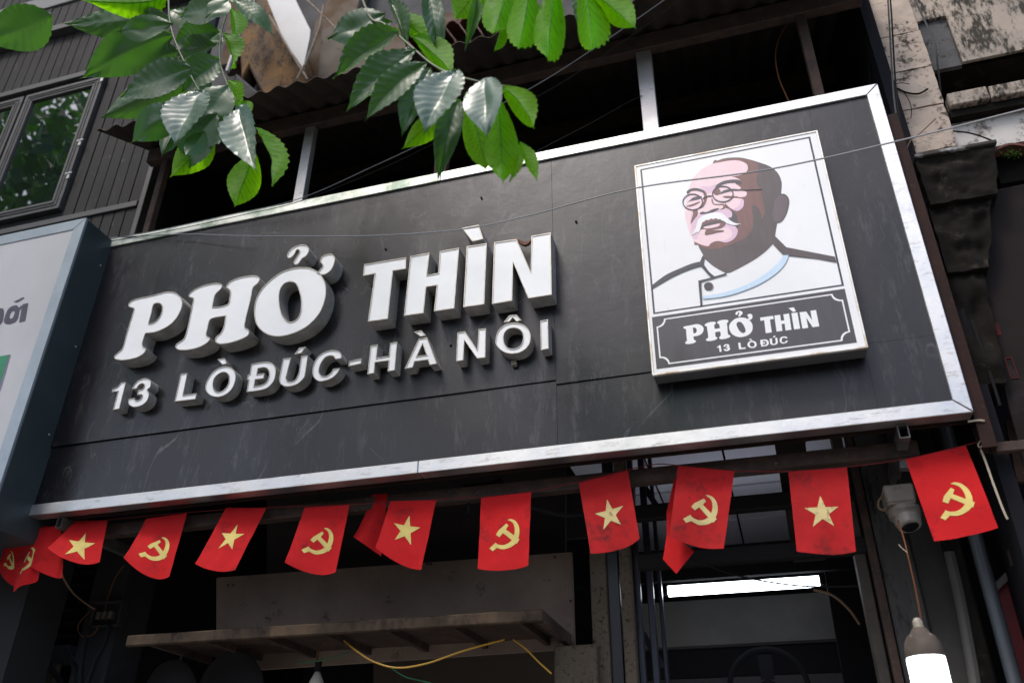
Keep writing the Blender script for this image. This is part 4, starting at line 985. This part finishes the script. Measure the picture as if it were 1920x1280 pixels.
# tail of a twisted flag behind
tw = [at(*p, y) for p, y in (((1264,897),3.54),((1272,897),3.56),((1262,960),3.55),((1250,960),3.54),((1302,1033),3.52),((1243,1048),3.54),((1268,1075),3.53),((1250,1003),3.55),((1262,1003),3.54))]
MB().add(tw, [(0,3,2,1),(3,7,8,2),(7,5,8),(8,5,4),(5,6,4)]).build('flag', m_flag, None, label='twisted rope like red flag dangling behind the sooty hammer flag', cat='flag', group=GRP, origin=tw[0])
def wire(name, pts, r, m, label, cat='wire', group=None, n=5, k=6):
    P = catmull3([at(*p[:2], p[2]) for p in pts], k)
    return MB().tube(P, r, n).build(name, m, None, smooth=True, label=label, cat=cat, group=group)
m_wire = M('black_wire', (.014,.014,.015), rough=.75); m_wire_g = M('grey_wire', (.16,.17,.19), rough=.45)
m_cabg = M('dull_grey_cable', (.07,.07,.07), rough=.6); m_cord = M('red_cord', (.14,.02,.02), rough=.8); m_yw = M('yellow_wire', (.55,.30,.03), rough=.5); m_gw = M('green_wire', (.02,.13,.05), rough=.5)
m_bw = M('brown_wire', (.20,.13,.08), rough=.6); m_ow = M('orange_wire', (.13,.05,.022), rough=.6); m_pw = M('pale_string', (.42,.36,.27), rough=.8)
wire('string', [(-12,1006,3.505),(33,1002,3.505),(112,983,3.505),(202,974,3.505),(351,960,3.505),(499,951,3.505),(655,945,3.505),(818,936,3.505),(996,921,3.505),(1177,880,3.505),(1230,870,3.505),(1271,872,3.505),(1377,882,3.505),(1478,883,3.505),(1588,875,3.505),(1698,860,3.505),(1811,834,3.505),(1842,826,3.50)], .0022, m_cord, 'thin red cord that carries the row of flags', 'string')
# ------------------------------------------------------------------ wires and cables
wire('overhead_wire', [(2010,183,2.7),(1920,205,2.75),(1690,263,2.9),(1440,318,3.0),(1190,353,3.08),(1000,402,3.15),(880,428,3.19),(760,439,3.24),(640,443,3.28),(450,442,3.33),(340,439,3.36),(208,446,3.395)], .0036, m_wire_g, 'long grey wire sagging across the portrait and the black sign')
wire('overhead_wire', [(206,448,3.38),(300,431,3.37),(420,405,3.36),(560,373,3.33),(700,312,3.3),(840,246,3.2),(1000,163,3.0),(1130,80,2.8),(1260,-10,2.6)], .0028, m_wire_g, 'thin wire climbing from the left corner of the sign past the leaves')
wire('overhead_wire', [(208,452,3.37),(330,430,3.36),(460,402,3.35),(570,375,3.33),(720,314,3.3),(850,252,3.22),(1010,180,3.05),(1140,98,2.85),(1290,-10,2.6)], .0024, m_wire, 'faint black wire running just under the thin climbing wire')
wire('overhead_wire', [(1000,287,3.3),(1110,230,3.4),(1194,184,3.44),(1300,140,3.9),(1450,60,4.4)], .0022, m_wire, 'fine dark thread of wire in the open upper floor')
wire('cable', [(1661,-40,3.44),(1666,20,3.44),(1676,180,3.44),(1693,290,3.44),(1703,360,3.44),(1712,440,3.44)], .0045, m_cabg, 'thick grey cable dropping beside the pilaster, left strand', group=None)
wire('cable', [(1664,-40,3.45),(1671,20,3.45),(1681,180,3.45),(1699,290,3.45),(1708,360,3.45),(1722,470,3.45)], .0045, m_wire, 'black cable dropping beside the pilaster, right strand of the bundle')
wire('cable', [(1700,-40,3.56),(1722,15,3.56),(1748,70,3.56),(1757,115,3.58),(1764,180,3.7)], .005, m_cabg, 'bent grey cable crossing the sunk grey square')
wire('cable', [(1606,-30,3.7),(1618,40,3.7),(1628,100,3.7),(1632,165,3.7)], .004, m_wire, 'slim dark cable in the shadow left of the pilaster')
wire('twig', [(1755,222,3.57),(1725,250,3.56),(1708,263,3.55),(1700,280,3.54)], .0032, m_bw, 'dry grey twig leaning on the pilaster foot', 'twig')
wire('twig', [(1672,160,3.585),(1688,156,3.585),(1706,158,3.585)], .002, m_mould, 'short dark root on the upper pilaster', 'root')
wire('root', [(1682,166,3.59),(1700,174,3.585),(1722,176,3.585),(1740,167,3.585)], .005, m_mould, 'thick black root creeping across the pilaster', 'root')
wire('root', [(1694,172,3.585),(1704,188,3.583),(1709,205,3.583),(1708,222,3.583)], .002, m_mould, 'thin root hanging down the pilaster', 'root')
wire('root', [(1787,246,3.57),(1815,249,3.565),(1840,256,3.56),(1860,264,3.54)], .004, m_mould, 'black stem lying on the pale wall above the bracket', 'root')
wire('cable', [(1484,32,3.6),(1462,70,3.6),(1454,105,3.6),(1460,145,3.58),(1472,175,3.56),(1480,192,3.54)], .0042, m_ow, 'orange cable arching down behind the sign top')
wire('cable', [(1585,2,3.5),(1550,14,3.5),(1510,20,3.5)], .004, m_ow, 'orange cable end by the roof beam')
wire('cable', [(940,903,3.62),(962,930,3.62),(1005,953,3.63),(1060,966,3.65),(1105,962,3.7)], .0095, m_wire, 'thick black cable looping below the sign beam')
wire('cable', [(870,912,3.6),(915,908,3.6),(940,900,3.62)], .012, m_wire, 'wrapped black cable joint under the sign beam')
wire('cable', [(882,908,3.6),(880,935,3.6),(878,962,3.6)], .007, m_wire, 'black taped cable end hanging under the sign beam')
wire('cable', [(645,1200,3.75),(672,1222,3.7),(702,1240,3.7),(745,1251,3.7),(800,1243,3.7),(870,1219,3.72),(946,1198,3.78)], .0042, m_yw, 'yellow cable sagging under the canopy')
wire('cable', [(962,1198,3.8),(985,1215,3.8),(1010,1240,3.8),(1034,1262,3.8)], .0036, m_yw, 'short yellow cable end right of the sagging one')
wire('cable', [(560,1242,3.8),(610,1236,3.8),(655,1222,3.8)], .003, m_gw, 'green wire under the left half of the canopy')
wire('cable', [(735,1252,3.8),(760,1268,3.8),(800,1278,3.8),(840,1290,3.8)], .003, m_gw, 'green wire trailing below the yellow cable')
wire('cable', [(1290,1046,3.95),(1370,1075,3.95),(1440,1090,3.95),(1520,1099,3.95),(1610,1098,3.95)], .0042, m_wire, 'black cable sagging in front of the tube light')
wire('cable', [(1525,1105,4.2),(1560,1115,4.2),(1590,1140,4.2),(1612,1170,4.2)], .006, m_bw, 'brown cable curving behind the doorway post')
wire('cable', [(112,1060,3.6),(120,1085,3.65),(138,1112,3.8),(160,1130,3.95),(178,1142,4.0)], .005, m_bw, 'pale brown cable running down to the junction box')
wire('cable', [(232,1060,3.8),(215,1085,3.9),(203,1118,4.0),(195,1150,4.02)], .003, m_ow, 'thin orange wire above the junction box')
wire('string', [(1835,833,3.5),(1848,865,3.49),(1862,905,3.48),(1880,953,3.47),(1889,973,3.47)], .0042, m_pw, 'pale string dangling from the rusty bracket at right', 'string')
wire('string', [(1838,826,3.49),(1834,834,3.49),(1838,838,3.49),(1843,832,3.49),(1840,824,3.49)], .003, m_pw, 'small loop of string tied at the end of the flag cord', 'string')
wire('wire_tie', [(1815,790,3.42),(1835,788,3.42),(1846,789,3.42)], .004, m_pw, 'pale wire tie round the rusty upright', 'wire')
wire('cable', [(1800,660,3.46),(1790,620,3.47),(1772,585,3.5),(1762,560,3.5)], .006, m_wire_g, 'grey cable looped behind the right edge of the frame')
wire('cable', [(1822,600,3.55),(1850,680,3.55),(1875,760,3.55)], .006, m_wire, 'dark cable between the frame and the tin panel')

# ------------------------------------------------------------------ camera, bulbs, junction box
m_cctv = M('yellowed_plastic', (.30,.26,.21), (.21,.175,.14), 9, .5, c3=(.13,.09,.06), s3=25, lo3=.6, hi3=.72)
YC = 3.66
ca = at(1655, 909, YC); cb = at(1722, 950, YC)
cc = empty('security_camera', ((ca.x+cb.x)/2, YC+.05, ca.z), 'grimy white dome security camera below the sign bracket', 'camera')
MB().box(ca.x, cb.x, YC, YC+.13, cb.z+.03, ca.z).build('mount_box', m_cctv, cc, bevel=.006)
MB().box(ca.x+.004, cb.x-.004, YC+.004, YC+.126, cb.z+.022, cb.z+.0295).build('mount_lid', m_cctv, cc, bevel=.002)
cx_ = (ca.x+cb.x)/2+.008
MB().lathe([(.062,.0),(.064,-.02),(.060,-.045),(.05,-.05)], (cx_, YC+.06, cb.z+.0215), 24).build('dome_base', m_cctv, cc, smooth=40)
ax = Vector((.12,-.30,-1)).normalized(); c0 = Vector((cx_, YC+.055, cb.z-.005))
MB().lathe([(.045,-.02),(.052,.0),(.052,.04),(.046,.062),(.040,.066)], c0, 24, ax).build('turret', M('white_turret', (.33,.305,.27), (.25,.23,.2), 14, .4), cc, smooth=40)
MB().lathe([(.034,0),(.031,.003),(.026,.004)], c0+ax*.0665, 24, ax).build('lens_window', M('lens_black', (.01,.01,.012), rough=.08), cc)
tc = bpy.data.curves.new('lettering', 'FONT'); tc.body = 'HIKVISION'; tc.size = .0165; tc.align_x = 'CENTER'
to = bpy.data.objects.new('lettering', tc); COL.objects.link(to)
bpy.context.view_layer.update()
me_ = bpy.data.meshes.new_from_object(to.evaluated_get(bpy.context.evaluated_depsgraph_get()))
bpy.data.objects.remove(to)
mo = bpy.data.objects.new('lettering', me_); COL.objects.link(mo); me_.materials.append(m_k)
mo.parent = cc; mo.location = Vector((cx_, YC+.06-.0655, cb.z-.008)) - WL[cc.name]; mo.rotation_euler = (R(90), 0, 0)
wire('cable', [(1660,925,3.7),(1648,938,3.7),(1648,952,3.7),(1660,956,3.7),(1672,950,3.72)], .005, m_bw, 'tan cable looping out of the security camera box')
m_bulb = emit('bulb_glow', (.93,.96,1.0), 3.5)
m_sink = M('bulb_body', (.10,.08,.065), (.055,.045,.038), 12, .6, c3=(.3,.27,.23), s3=50, lo3=.64, hi3=.72)
YBU = 3.38
bc = at(1742, 1262, YBU)
bl = empty('hanging_bulb', bc, 'big glowing white LED bulb hanging at lower right', 'light bulb')
u = (at(1780,1250,YBU)-at(1705,1250,YBU)).x/2
zt_ = at(1740, 1232, YBU).z; zk = at(1730, 1187, YBU).z; ztop = at(1727, 1158, YBU).z
MB().lathe([(u*.55,zt_-.165),(u*.9,zt_-.15),(u*1.0,zt_-.11),(u*1.0,zt_-.008),(u*.98,zt_)], (bc.x, YBU, 0), 28).build('globe', m_bulb, bl, smooth=50)
hs = [(u*1.005,zt_+.001),(u*1.01,zt_+.012),(u*.99,zt_+.03),(u*.9,zt_+.052),(u*.74,zt_+.070),(u*.50,zt_+.084),(u*.34,zt_+.10),(u*.28,zk-.005),(u*.26,zk)]
MB().lathe(hs, (bc.x, YBU, 0), 28).build('body', m_sink, bl, smooth=50)
MB().lathe([(u*.31,zk+.001),(u*.32,zk+.02),(u*.27,zk+.022),(u*.26,ztop-.01),(u*.16,ztop)], (bc.x, YBU, 0), 18).build('socket', M('socket_cream', (.42,.38,.30), (.2,.17,.13), 30, .5), bl, smooth=50)
wire('bulb_cord', [(1727,1159,YBU),(1718,1110,YBU),(1708,1065,YBU),(1702,1040,YBU),(1698,1022,3.4),(1692,1000,3.5),(1684,975,3.62)], .0032, m_ow, 'orange brown cord of the big hanging bulb', 'cord')
wire('wire', [(1701,1035,3.38),(1690,1026,3.38),(1685,1020,3.38)], .0018, m_pw, 'pale wire end sticking out above the bulb cord')
b2 = at(592, 1290, 3.9)
sb2 = empty('hanging_bulb', b2, 'unlit frosted bulb hanging under the dark canopy', 'light bulb')
r2 = .035
MB().lathe([(.012,.075),(.02,.06),(.034,.03),(.040,-.005),(.034,-.04),(.012,-.055)], b2, 16).build('globe', M('frosted_bulb', (.42,.38,.32), rough=.4), sb2, smooth=60)
MB().lathe([(.016,.125),(.017,.076)], b2, 12).build('socket', m_wire, sb2, smooth=60)
wire('bulb_cord', [(594,1243,3.9),(597,1225,3.9),(604,1208,3.85),(625,1198,3.75)], .003, m_ow, 'short reddish cord of the unlit bulb', 'cord')
for k, (px_, py_, ln) in enumerate(((330,1258,.17),(443,1254,.2))):
    c = at(px_, py_+46, 3.95)
    pn = empty('hanging_pan', c, ('smaller dark pan hanging left under the canopy', 'larger dark pan hanging right of the smaller pan')[k], 'pan')
    MB().lathe([(ln*.55,.0),(ln*.9,-.015),(ln,-.05),(ln*.985,-.052),(ln*.86,-.018),(ln*.5,-.004)], c, 28, (0.1,1,.1)).build('bowl', M('pan_iron', (.012,.012,.013), rough=.6), pn, smooth=50)
    MB().tube([c+Vector((0,-.02,ln)), c+Vector((.01,-.02,ln+.06)), c+Vector((.03,-.02,ln+.10))], .005, 6).build('hook', m_oldsteel, pn, smooth=True)
jb = empty('junction_box', at(192,1150,4.0), 'open electrical junction box with loose wires on the grey pillar', 'junction box')
a = at(176,1128,4.0); b = at(219,1172,4.0)
m_jb = M('box_plastic', (.035,.032,.028), rough=.6)
MB().box(a.x,b.x,4.0,4.048,b.z,b.z+.01).box(a.x,b.x,4.0,4.048,a.z-.01,a.z).box(a.x,a.x+.01,4.001,4.048,b.z+.01,a.z-.01).box(b.x-.01,b.x,4.001,4.048,b.z+.01,a.z-.01).build('case', m_jb, jb, bevel=.003)
for k in range(3):
    MB().box(a.x+.025+.04*k, a.x+.05+.04*k, 4.01, 4.047, b.z+.045, b.z+.085).build('breaker', M('breaker', (.09,.08,.065), rough=.5), jb, bevel=.002)
wire('cable', [(170,1145,4.0),(150,1165,3.98),(146,1180,3.98),(155,1192,3.98),(175,1188,3.98),(185,1172,3.99)], .003, m_ow, 'orange wire coiled beside the junction box')
for k, (pts, lab) in enumerate(((((205,1172,4.0),(196,1205,3.98),(178,1240,3.97),(162,1285,3.96),(150,1330,3.96)),'thick black cable leaving the junction box, right one'),(((168,1178,4.0),(158,1210,3.98),(152,1250,3.97),(150,1300,3.96)),'thick black cable leaving the junction box, middle one'),(((124,1218,4.1),(138,1245,4.05),(143,1275,4.0),(144,1320,4.0)),'black cable curving over the shutter edge'),(((92,1246,4.15),(105,1265,4.1),(122,1290,4.1)),'short black cable over the pale shutter header'))):
    wire('cable', list(pts), .016, m_wire, lab, n=7)

# ------------------------------------------------------------------ the street tree with the hanging leaves
def leaf_material(nm, ca, cb, ta_, tv, mixf, rough, cv):
    m = bpy.data.materials.new(nm); m.use_nodes = True; t_ = m.node_tree; N = t_.nodes; L = t_.links
    b = N['Principled BSDF']; out = N['Material Output']
    at_ = N.new('ShaderNodeAttribute'); at_.attribute_name = 'vein'
    oi = N.new('ShaderNodeObjectInfo')
    geo = N.new('ShaderNodeNewGeometry')
    nz = N.new('ShaderNodeTexNoise'); nz.inputs['Scale'].default_value = 22; L.new(geo.outputs['Position'], nz.inputs[0])
    c1 = N.new('ShaderNodeMix'); c1.data_type = 'RGBA'; L.new(oi.outputs['Random'], c1.inputs[0])
    c1.inputs[6].default_value = ca; c1.inputs[7].default_value = cb
    c2 = N.new('ShaderNodeMix'); c2.data_type = 'RGBA'; L.new(at_.outputs['Fac'], c2.inputs[0]); L.new(c1.outputs[2], c2.inputs[6]); c2.inputs[7].default_value = cv
    c3 = N.new('ShaderNodeMix'); c3.data_type = 'RGBA'; c3.blend_type = 'MULTIPLY'; c3.inputs[0].default_value = .5
    L.new(c2.outputs[2], c3.inputs[6]); L.new(nz.outputs[0], c3.inputs[7])
    L.new(c2.outputs[2], b.inputs['Base Color'])
    b.inputs['Roughness'].default_value = rough; b.inputs['Specular IOR Level'].default_value = .95 if mixf < .5 else .25; b.inputs['IOR'].default_value = 1.5; b.inputs['Coat Weight'].default_value = .0; b.inputs['Coat Roughness'].default_value = .25
    tr_ = N.new('ShaderNodeBsdfTranslucent')
    tc1 = N.new('ShaderNodeMix'); tc1.data_type = 'RGBA'; L.new(at_.outputs['Fac'], tc1.inputs[0])
    tc1.inputs[6].default_value = ta_; tc1.inputs[7].default_value = tv
    L.new(tc1.outputs[2], tr_.inputs[0])
    mx = N.new('ShaderNodeMixShader'); mx.inputs[0].default_value = mixf
    L.new(b.outputs[0], mx.inputs[1]); L.new(tr_.outputs[0], mx.inputs[2]); L.new(mx.outputs[0], out.inputs[0])
    return m
m_leaf = leaf_material('leaf_plain', (.018,.066,.018,1), (.030,.095,.016,1), (.10,.34,.010,1), (.07,.22,.015,1), .34, .42, (.06,.13,.04,1))  # same foliage without the painted backlight
m_leaf_backlit = leaf_material('leaf_backlit', (.070,.24,.003,1), (.10,.28,.003,1), (.36,.85,.004,1), (.13,.34,.004,1), .60, .52, (.035,.12,.004,1))  # brighter greens paint a backlit glow into the leaf colours
m_twig = M('green_twig', (.055,.10,.025), (.06,.075,.03), 20, .55)
m_bark = M('bark', (.11,.085,.065), (.06,.05,.04), 9, .9, stretch=(1,1,.3), bump=.6, bscale=14)
def leaf_mesh(seed, mat):
    rnd = random.Random(seed)
    nt_, ns = 40, 12; nv_ = 9.5 + rnd.random()*2.5
    A = .010 + rnd.random()*.008; droop = rnd.uniform(.02,.30); fold = rnd.uniform(.02,.16); tw = rnd.uniform(-.5,.5); skew = rnd.uniform(-.12,.12); wv = rnd.uniform(.015,.05)
    vs = []; fs = []; vein = []
    for i in range(nt_+1):
        t_ = i/nt_
        hf = lambda q: .5*max(0, math.sin(math.pi*max(0, min(1, q))**.93))**.95
        if t_ < .88: h = hf(t_*1.03+.01)
        else:
            q_ = (t_-.88)/.12; h = hf(.88*1.03+.01)*(1-q_)**2.0*.93 + .012*(1-q_)
        for j in range(ns+1):
            s_ = 2*j/ns-1; s_ = math.copysign(abs(s_)**1.5, s_); a_ = abs(s_)
            ph = nv_*(t_ - .16*a_*(.5 if t_ < .1 else 1))
            pl = math.sin(2*math.pi*ph)
            hh = h*(1+.012*pl*a_ + .02*noise.noise(Vector((t_*7, s_*2, seed))))
            x_ = s_*hh + skew*math.sin(math.pi*t_**.8)*(1 if True else 0)
            z_ = fold*a_*h*2 - droop*t_*t_ + A*pl*(a_**.7)*min(1, 3*(1-t_)+.15)*(1 if a_ > .01 else 0) + tw*s_*h*(t_-.4)*.5 + wv*noise.noise(Vector((t_*3, s_*1.5, seed+5)))
            vs.append((x_, t_, z_))
            lv = max(0, (-pl-.72)/.28)
            vein.append(.85 if a_ < .01 else .7*lv*(1-.5*a_))
    w_ = ns+1
    for i in range(nt_):
        for j in range(ns):
            a = i*w_+j; fs.append((a, a+1, a+w_+1, a+w_))
    me = bpy.data.meshes.new('leaf'); me.from_pydata(vs, [], fs); me.update()
    at_ = me.attributes.new('vein', 'FLOAT', 'POINT'); at_.data.foreach_set('value', vein)
    me.polygons.foreach_set('use_smooth', [True]*len(me.polygons)); me.materials.append(mat)
    return me
m_leafg = leaf_material('leaf_glossy', (.05,.12,.06,1), (.06,.13,.07,1), (.08,.26,.012,1), (.05,.16,.015,1), .2, .36, (.14,.22,.12,1))  # coat is real gloss; the paler base colour imitates sky sheen
m_leafg.node_tree.nodes['Principled BSDF'].inputs['Coat Weight'].default_value = 1
m_leafg.node_tree.nodes['Principled BSDF'].inputs['Coat Roughness'].default_value = .32
LG = [leaf_mesh(53+k, m_leafg) for k in range(3)]
LM = [leaf_mesh(11+k, m_leaf) for k in range(7)]; LB = [leaf_mesh(31+k, m_leaf_backlit) for k in range(7)]
tree = empty('street_tree', (-4.6, -.9, 0), 'street tree with long ribbed green leaves hanging in front of the shop', 'tree')
MB().tube(catmull3([(-4.6,-.9,0),(-4.55,-.9,1.5),(-4.7,-.85,3.2),(-4.6,-.8,4.8),(-5.0,-.7,6.6),(-5.3,-.9,9)]), .19, 12, taper=.08).build('trunk', m_bark, tree, smooth=True)
def limb(pts, r, r2): return MB().tube(catmull3(pts), r, 8, taper=r2).build('limb', m_bark, tree, smooth=True)
top1 = at(318,-120,2.15); top2 = at(428,-120,2.2); top3 = at(660,-90,1.95); top4 = at(1010,-150,1.9)
hub = Vector((-2.2, 1.2, 5.6))
limb([(-4.62,-.8,4.6),(-3.6,.2,5.3),(-2.9,.9,5.6),hub], .09, .045)
limb([hub,(-1.9,1.6,5.55),top2+Vector((.05,-.05,.25))], .04, .02)
limb([hub,(-1.2,1.5,5.4),top3+Vector((.1,-.05,.2)),top4+Vector((0,-.05,.12))], .04, .016)
BR = {}
def branch(key, pts, r=.006):
    P = catmull3(pts)
    o = MB().tube(P, r, 6, taper=r*.45).build('branch', m_twig, tree, smooth=True); BR[key] = o
branch('a', [top2+Vector((-.2,-.05,.2)), top1, at(316,0,2.15), at(322,58,2.15), at(346,118,2.14), at(372,168,2.13), at(381,176,2.13)])
branch('b', [top2+Vector((.05,-.05,.25)), top2, at(428,0,2.2), at(415,62,2.2), at(412,112,2.2), at(426,158,2.19), at(452,203,2.17), at(480,246,2.17)])
branch('c', [top3+Vector((.1,-.05,.2)), top3, at(690,25,1.97), at(720,45,1.97), at(748,68,1.97), at(778,94,1.97), at(812,122,1.96), at(850,140,1.95), at(905,155,1.95), at(945,162,1.95)])
branch('d', [top4+Vector((-.2,0,.16)), at(905,-60,1.92), at(960,-70,1.9), at(1060,-60,1.9), at(1140,-40,1.9)])
lrnd = random.Random(3)
def leaf(br, base, tip, w_, Yb, dY=0.0, roll=0., flip=False, k=None):
    B = at(*base, Yb); T = at(*tip, Yb+dY)
    w_ *= (1.06 if br in 'ab' else .96); T = T + (T-B)*.06; ax_ = (T-B); Ln = ax_.length; ax_.normalize()
    mid = (B+T)/2; v = (EYE-mid); dist = v.length
    vd = v.normalized()
    t_ = vd if flip else (Vector((-.12, -1, .17)) if k is not None else Vector((0, -1, .12)))
    n_ = (t_ - ax_*t_.dot(ax_)).normalized()
    n_ = Matrix.Rotation(R(roll), 3, ax_) @ n_
    if flip: n_ = -n_
    if abs(n_.dot(vd)) < .3: n_ = (n_ + vd*.5).normalized(); n_ = (n_ - ax_*n_.dot(ax_)).normalized()
    wd = w_*dist*math.sqrt(1+0)/F/max(.5, math.sqrt(n_.dot(vd)**2 + ax_.dot(vd)**2)) 
    # pixels off the axis are foreshortened a little: use the local pixel size
    side = ax_.cross(n_).normalized()
    m = Matrix(((side.x*wd, ax_.x*Ln, n_.x*Ln), (side.y*wd, ax_.y*Ln, n_.y*Ln), (side.z*wd, ax_.z*Ln, n_.z*Ln))).to_4x4()
    o = bpy.data.objects.new('leaf', (LB if flip is True else LM)[lrnd.randrange(7)] if k is None else LG[k]); COL.objects.link(o)
    p = BR[br]; o.parent = p
    m.translation = B - WL[p.name]
    o.matrix_local = m
    return o
# left cluster
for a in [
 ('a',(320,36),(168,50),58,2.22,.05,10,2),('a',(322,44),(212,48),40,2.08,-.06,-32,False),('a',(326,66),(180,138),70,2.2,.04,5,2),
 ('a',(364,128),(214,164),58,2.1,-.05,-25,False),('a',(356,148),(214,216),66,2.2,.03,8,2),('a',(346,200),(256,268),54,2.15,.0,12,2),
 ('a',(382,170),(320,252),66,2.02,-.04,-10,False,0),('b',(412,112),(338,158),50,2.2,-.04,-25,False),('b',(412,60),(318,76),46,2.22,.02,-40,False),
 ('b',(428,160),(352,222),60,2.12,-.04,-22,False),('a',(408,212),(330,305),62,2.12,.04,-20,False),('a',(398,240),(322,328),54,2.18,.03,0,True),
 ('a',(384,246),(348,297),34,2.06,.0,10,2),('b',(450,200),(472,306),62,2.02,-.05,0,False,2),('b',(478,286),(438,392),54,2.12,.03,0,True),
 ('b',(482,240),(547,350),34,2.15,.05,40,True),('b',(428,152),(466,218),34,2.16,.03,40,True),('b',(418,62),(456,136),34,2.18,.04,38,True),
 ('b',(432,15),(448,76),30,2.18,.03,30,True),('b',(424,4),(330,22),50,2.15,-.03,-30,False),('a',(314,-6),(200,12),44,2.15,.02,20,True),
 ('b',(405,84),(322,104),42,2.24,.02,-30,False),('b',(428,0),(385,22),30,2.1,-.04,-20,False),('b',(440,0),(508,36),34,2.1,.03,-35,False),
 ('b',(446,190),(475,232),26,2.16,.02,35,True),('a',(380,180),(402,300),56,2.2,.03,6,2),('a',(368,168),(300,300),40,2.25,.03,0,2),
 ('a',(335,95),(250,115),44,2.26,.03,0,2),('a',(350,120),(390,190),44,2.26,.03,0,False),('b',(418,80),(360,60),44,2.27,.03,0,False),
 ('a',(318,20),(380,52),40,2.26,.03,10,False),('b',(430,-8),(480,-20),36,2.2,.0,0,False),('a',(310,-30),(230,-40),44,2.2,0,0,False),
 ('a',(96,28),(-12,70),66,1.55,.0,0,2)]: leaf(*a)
# right cluster
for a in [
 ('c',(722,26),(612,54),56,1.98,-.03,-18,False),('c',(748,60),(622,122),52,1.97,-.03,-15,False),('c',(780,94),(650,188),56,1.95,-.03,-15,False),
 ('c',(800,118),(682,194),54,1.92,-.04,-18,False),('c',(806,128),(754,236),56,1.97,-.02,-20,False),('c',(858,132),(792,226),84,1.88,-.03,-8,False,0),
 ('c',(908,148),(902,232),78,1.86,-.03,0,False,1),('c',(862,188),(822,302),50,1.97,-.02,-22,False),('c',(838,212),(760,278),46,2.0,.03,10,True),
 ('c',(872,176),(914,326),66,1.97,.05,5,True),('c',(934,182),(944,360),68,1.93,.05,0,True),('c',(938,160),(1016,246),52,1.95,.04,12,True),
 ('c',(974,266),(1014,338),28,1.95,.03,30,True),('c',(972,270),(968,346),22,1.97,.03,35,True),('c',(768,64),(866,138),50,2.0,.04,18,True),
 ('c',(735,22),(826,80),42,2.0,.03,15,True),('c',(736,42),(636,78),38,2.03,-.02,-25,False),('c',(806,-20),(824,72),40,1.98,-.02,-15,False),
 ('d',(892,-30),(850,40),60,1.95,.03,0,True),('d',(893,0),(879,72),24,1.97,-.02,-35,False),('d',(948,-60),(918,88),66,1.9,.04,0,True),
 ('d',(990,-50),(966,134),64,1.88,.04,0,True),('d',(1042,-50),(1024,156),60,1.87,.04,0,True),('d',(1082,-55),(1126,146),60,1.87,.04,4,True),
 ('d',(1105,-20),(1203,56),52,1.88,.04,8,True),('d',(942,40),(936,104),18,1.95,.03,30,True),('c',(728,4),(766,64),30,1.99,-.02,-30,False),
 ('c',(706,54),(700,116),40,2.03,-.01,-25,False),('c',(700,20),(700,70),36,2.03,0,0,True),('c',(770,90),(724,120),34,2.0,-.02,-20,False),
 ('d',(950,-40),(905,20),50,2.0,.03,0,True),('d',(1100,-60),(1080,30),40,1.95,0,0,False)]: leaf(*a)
# crowns: many leaf-sized faces, hanging over the street behind the viewer
def crown(name, clumps, n, size, parent, seed):
    rnd = random.Random(seed); vs = []; fs = []
    for (c, r_) in clumps:
        for k in range(int(n)):
            d_ = Vector((rnd.gauss(0,1), rnd.gauss(0,1), rnd.gauss(0,1))).normalized()*rnd.random()**.4
            p = Vector(c) + Vector((d_.x*r_[0], d_.y*r_[1], d_.z*r_[2]))
            a_ = Vector((rnd.gauss(0,1), rnd.gauss(0,1), rnd.gauss(-.5,.7))).normalized()*size*rnd.uniform(.7,1.3)
            b_ = a_.cross(Vector((rnd.gauss(0,1), rnd.gauss(0,1), rnd.gauss(0,1)))).normalized()*a_.length*.24
            q_ = len(vs); vs += [p, p+a_*.5+b_, p+a_, p+a_*.5-b_]; fs.append((q_, q_+1, q_+2, q_+3))
    return MB().add(vs, fs).build(name, m_leaf, parent, kind='stuff')
crown('crown', [((-6.9,-1.4,8.6),(1.9,1.9,1.5)),((-8.0,-.4,7.4),(1.8,1.6,1.5)),((-5.6,-2.6,10.4),(1.4,1.6,1.0))], 600, .24, tree, 5)
t2 = empty('street_tree', (-11.5, -3.5, 0), 'second leafy street tree along the pavement, seen only as a reflection', 'tree')
MB().tube(catmull3([(-11.5,-3.5,0),(-11.4,-3.5,3),(-11.7,-3.2,6),(-11.5,-2.6,10)]), .22, 10, taper=.1).build('trunk', m_bark, t2, smooth=True)
crown('crown', [((-10.6,-.8,11.2),(2.6,2.2,2.2)),((-13,-2.5,13.5),(2.6,2.4,2.2)),((-8.8,.2,9.6),(1.5,1.4,1.4)),((-12.5,-4,9.5),(2.4,2.2,2.2)),((-14.5,-1.5,15.5),(2.2,2.2,1.6))], 800, .30, t2, 6)
# houses across the road, unseen, added to hold back low skylight
oh = empty('unseen_facing_house', (-4, -15, 0), 'long cream house across the road, out of view, added to cut low skylight', 'building')
m_far = M('far_wall', (.36,.33,.27), (.30,.27,.22), 1, .9)
box('wall', m_far, -22, 14, -16, -14, -.02, 6.4, oh)
box('roof', m_tile, -22.3, 14.3, -16.3, -13.7, 6.405, 6.8, oh)
for k in range(9):
    o_ = box('window', m_trim, -20+3.8*k, -18.6+3.8*k, -13.995, -13.93, 3.6, 5.4, oh)
    box('pane', m_glass, -19.9+3.8*k, -18.7+3.8*k, -13.93, -13.92, 3.7, 5.3, o_)
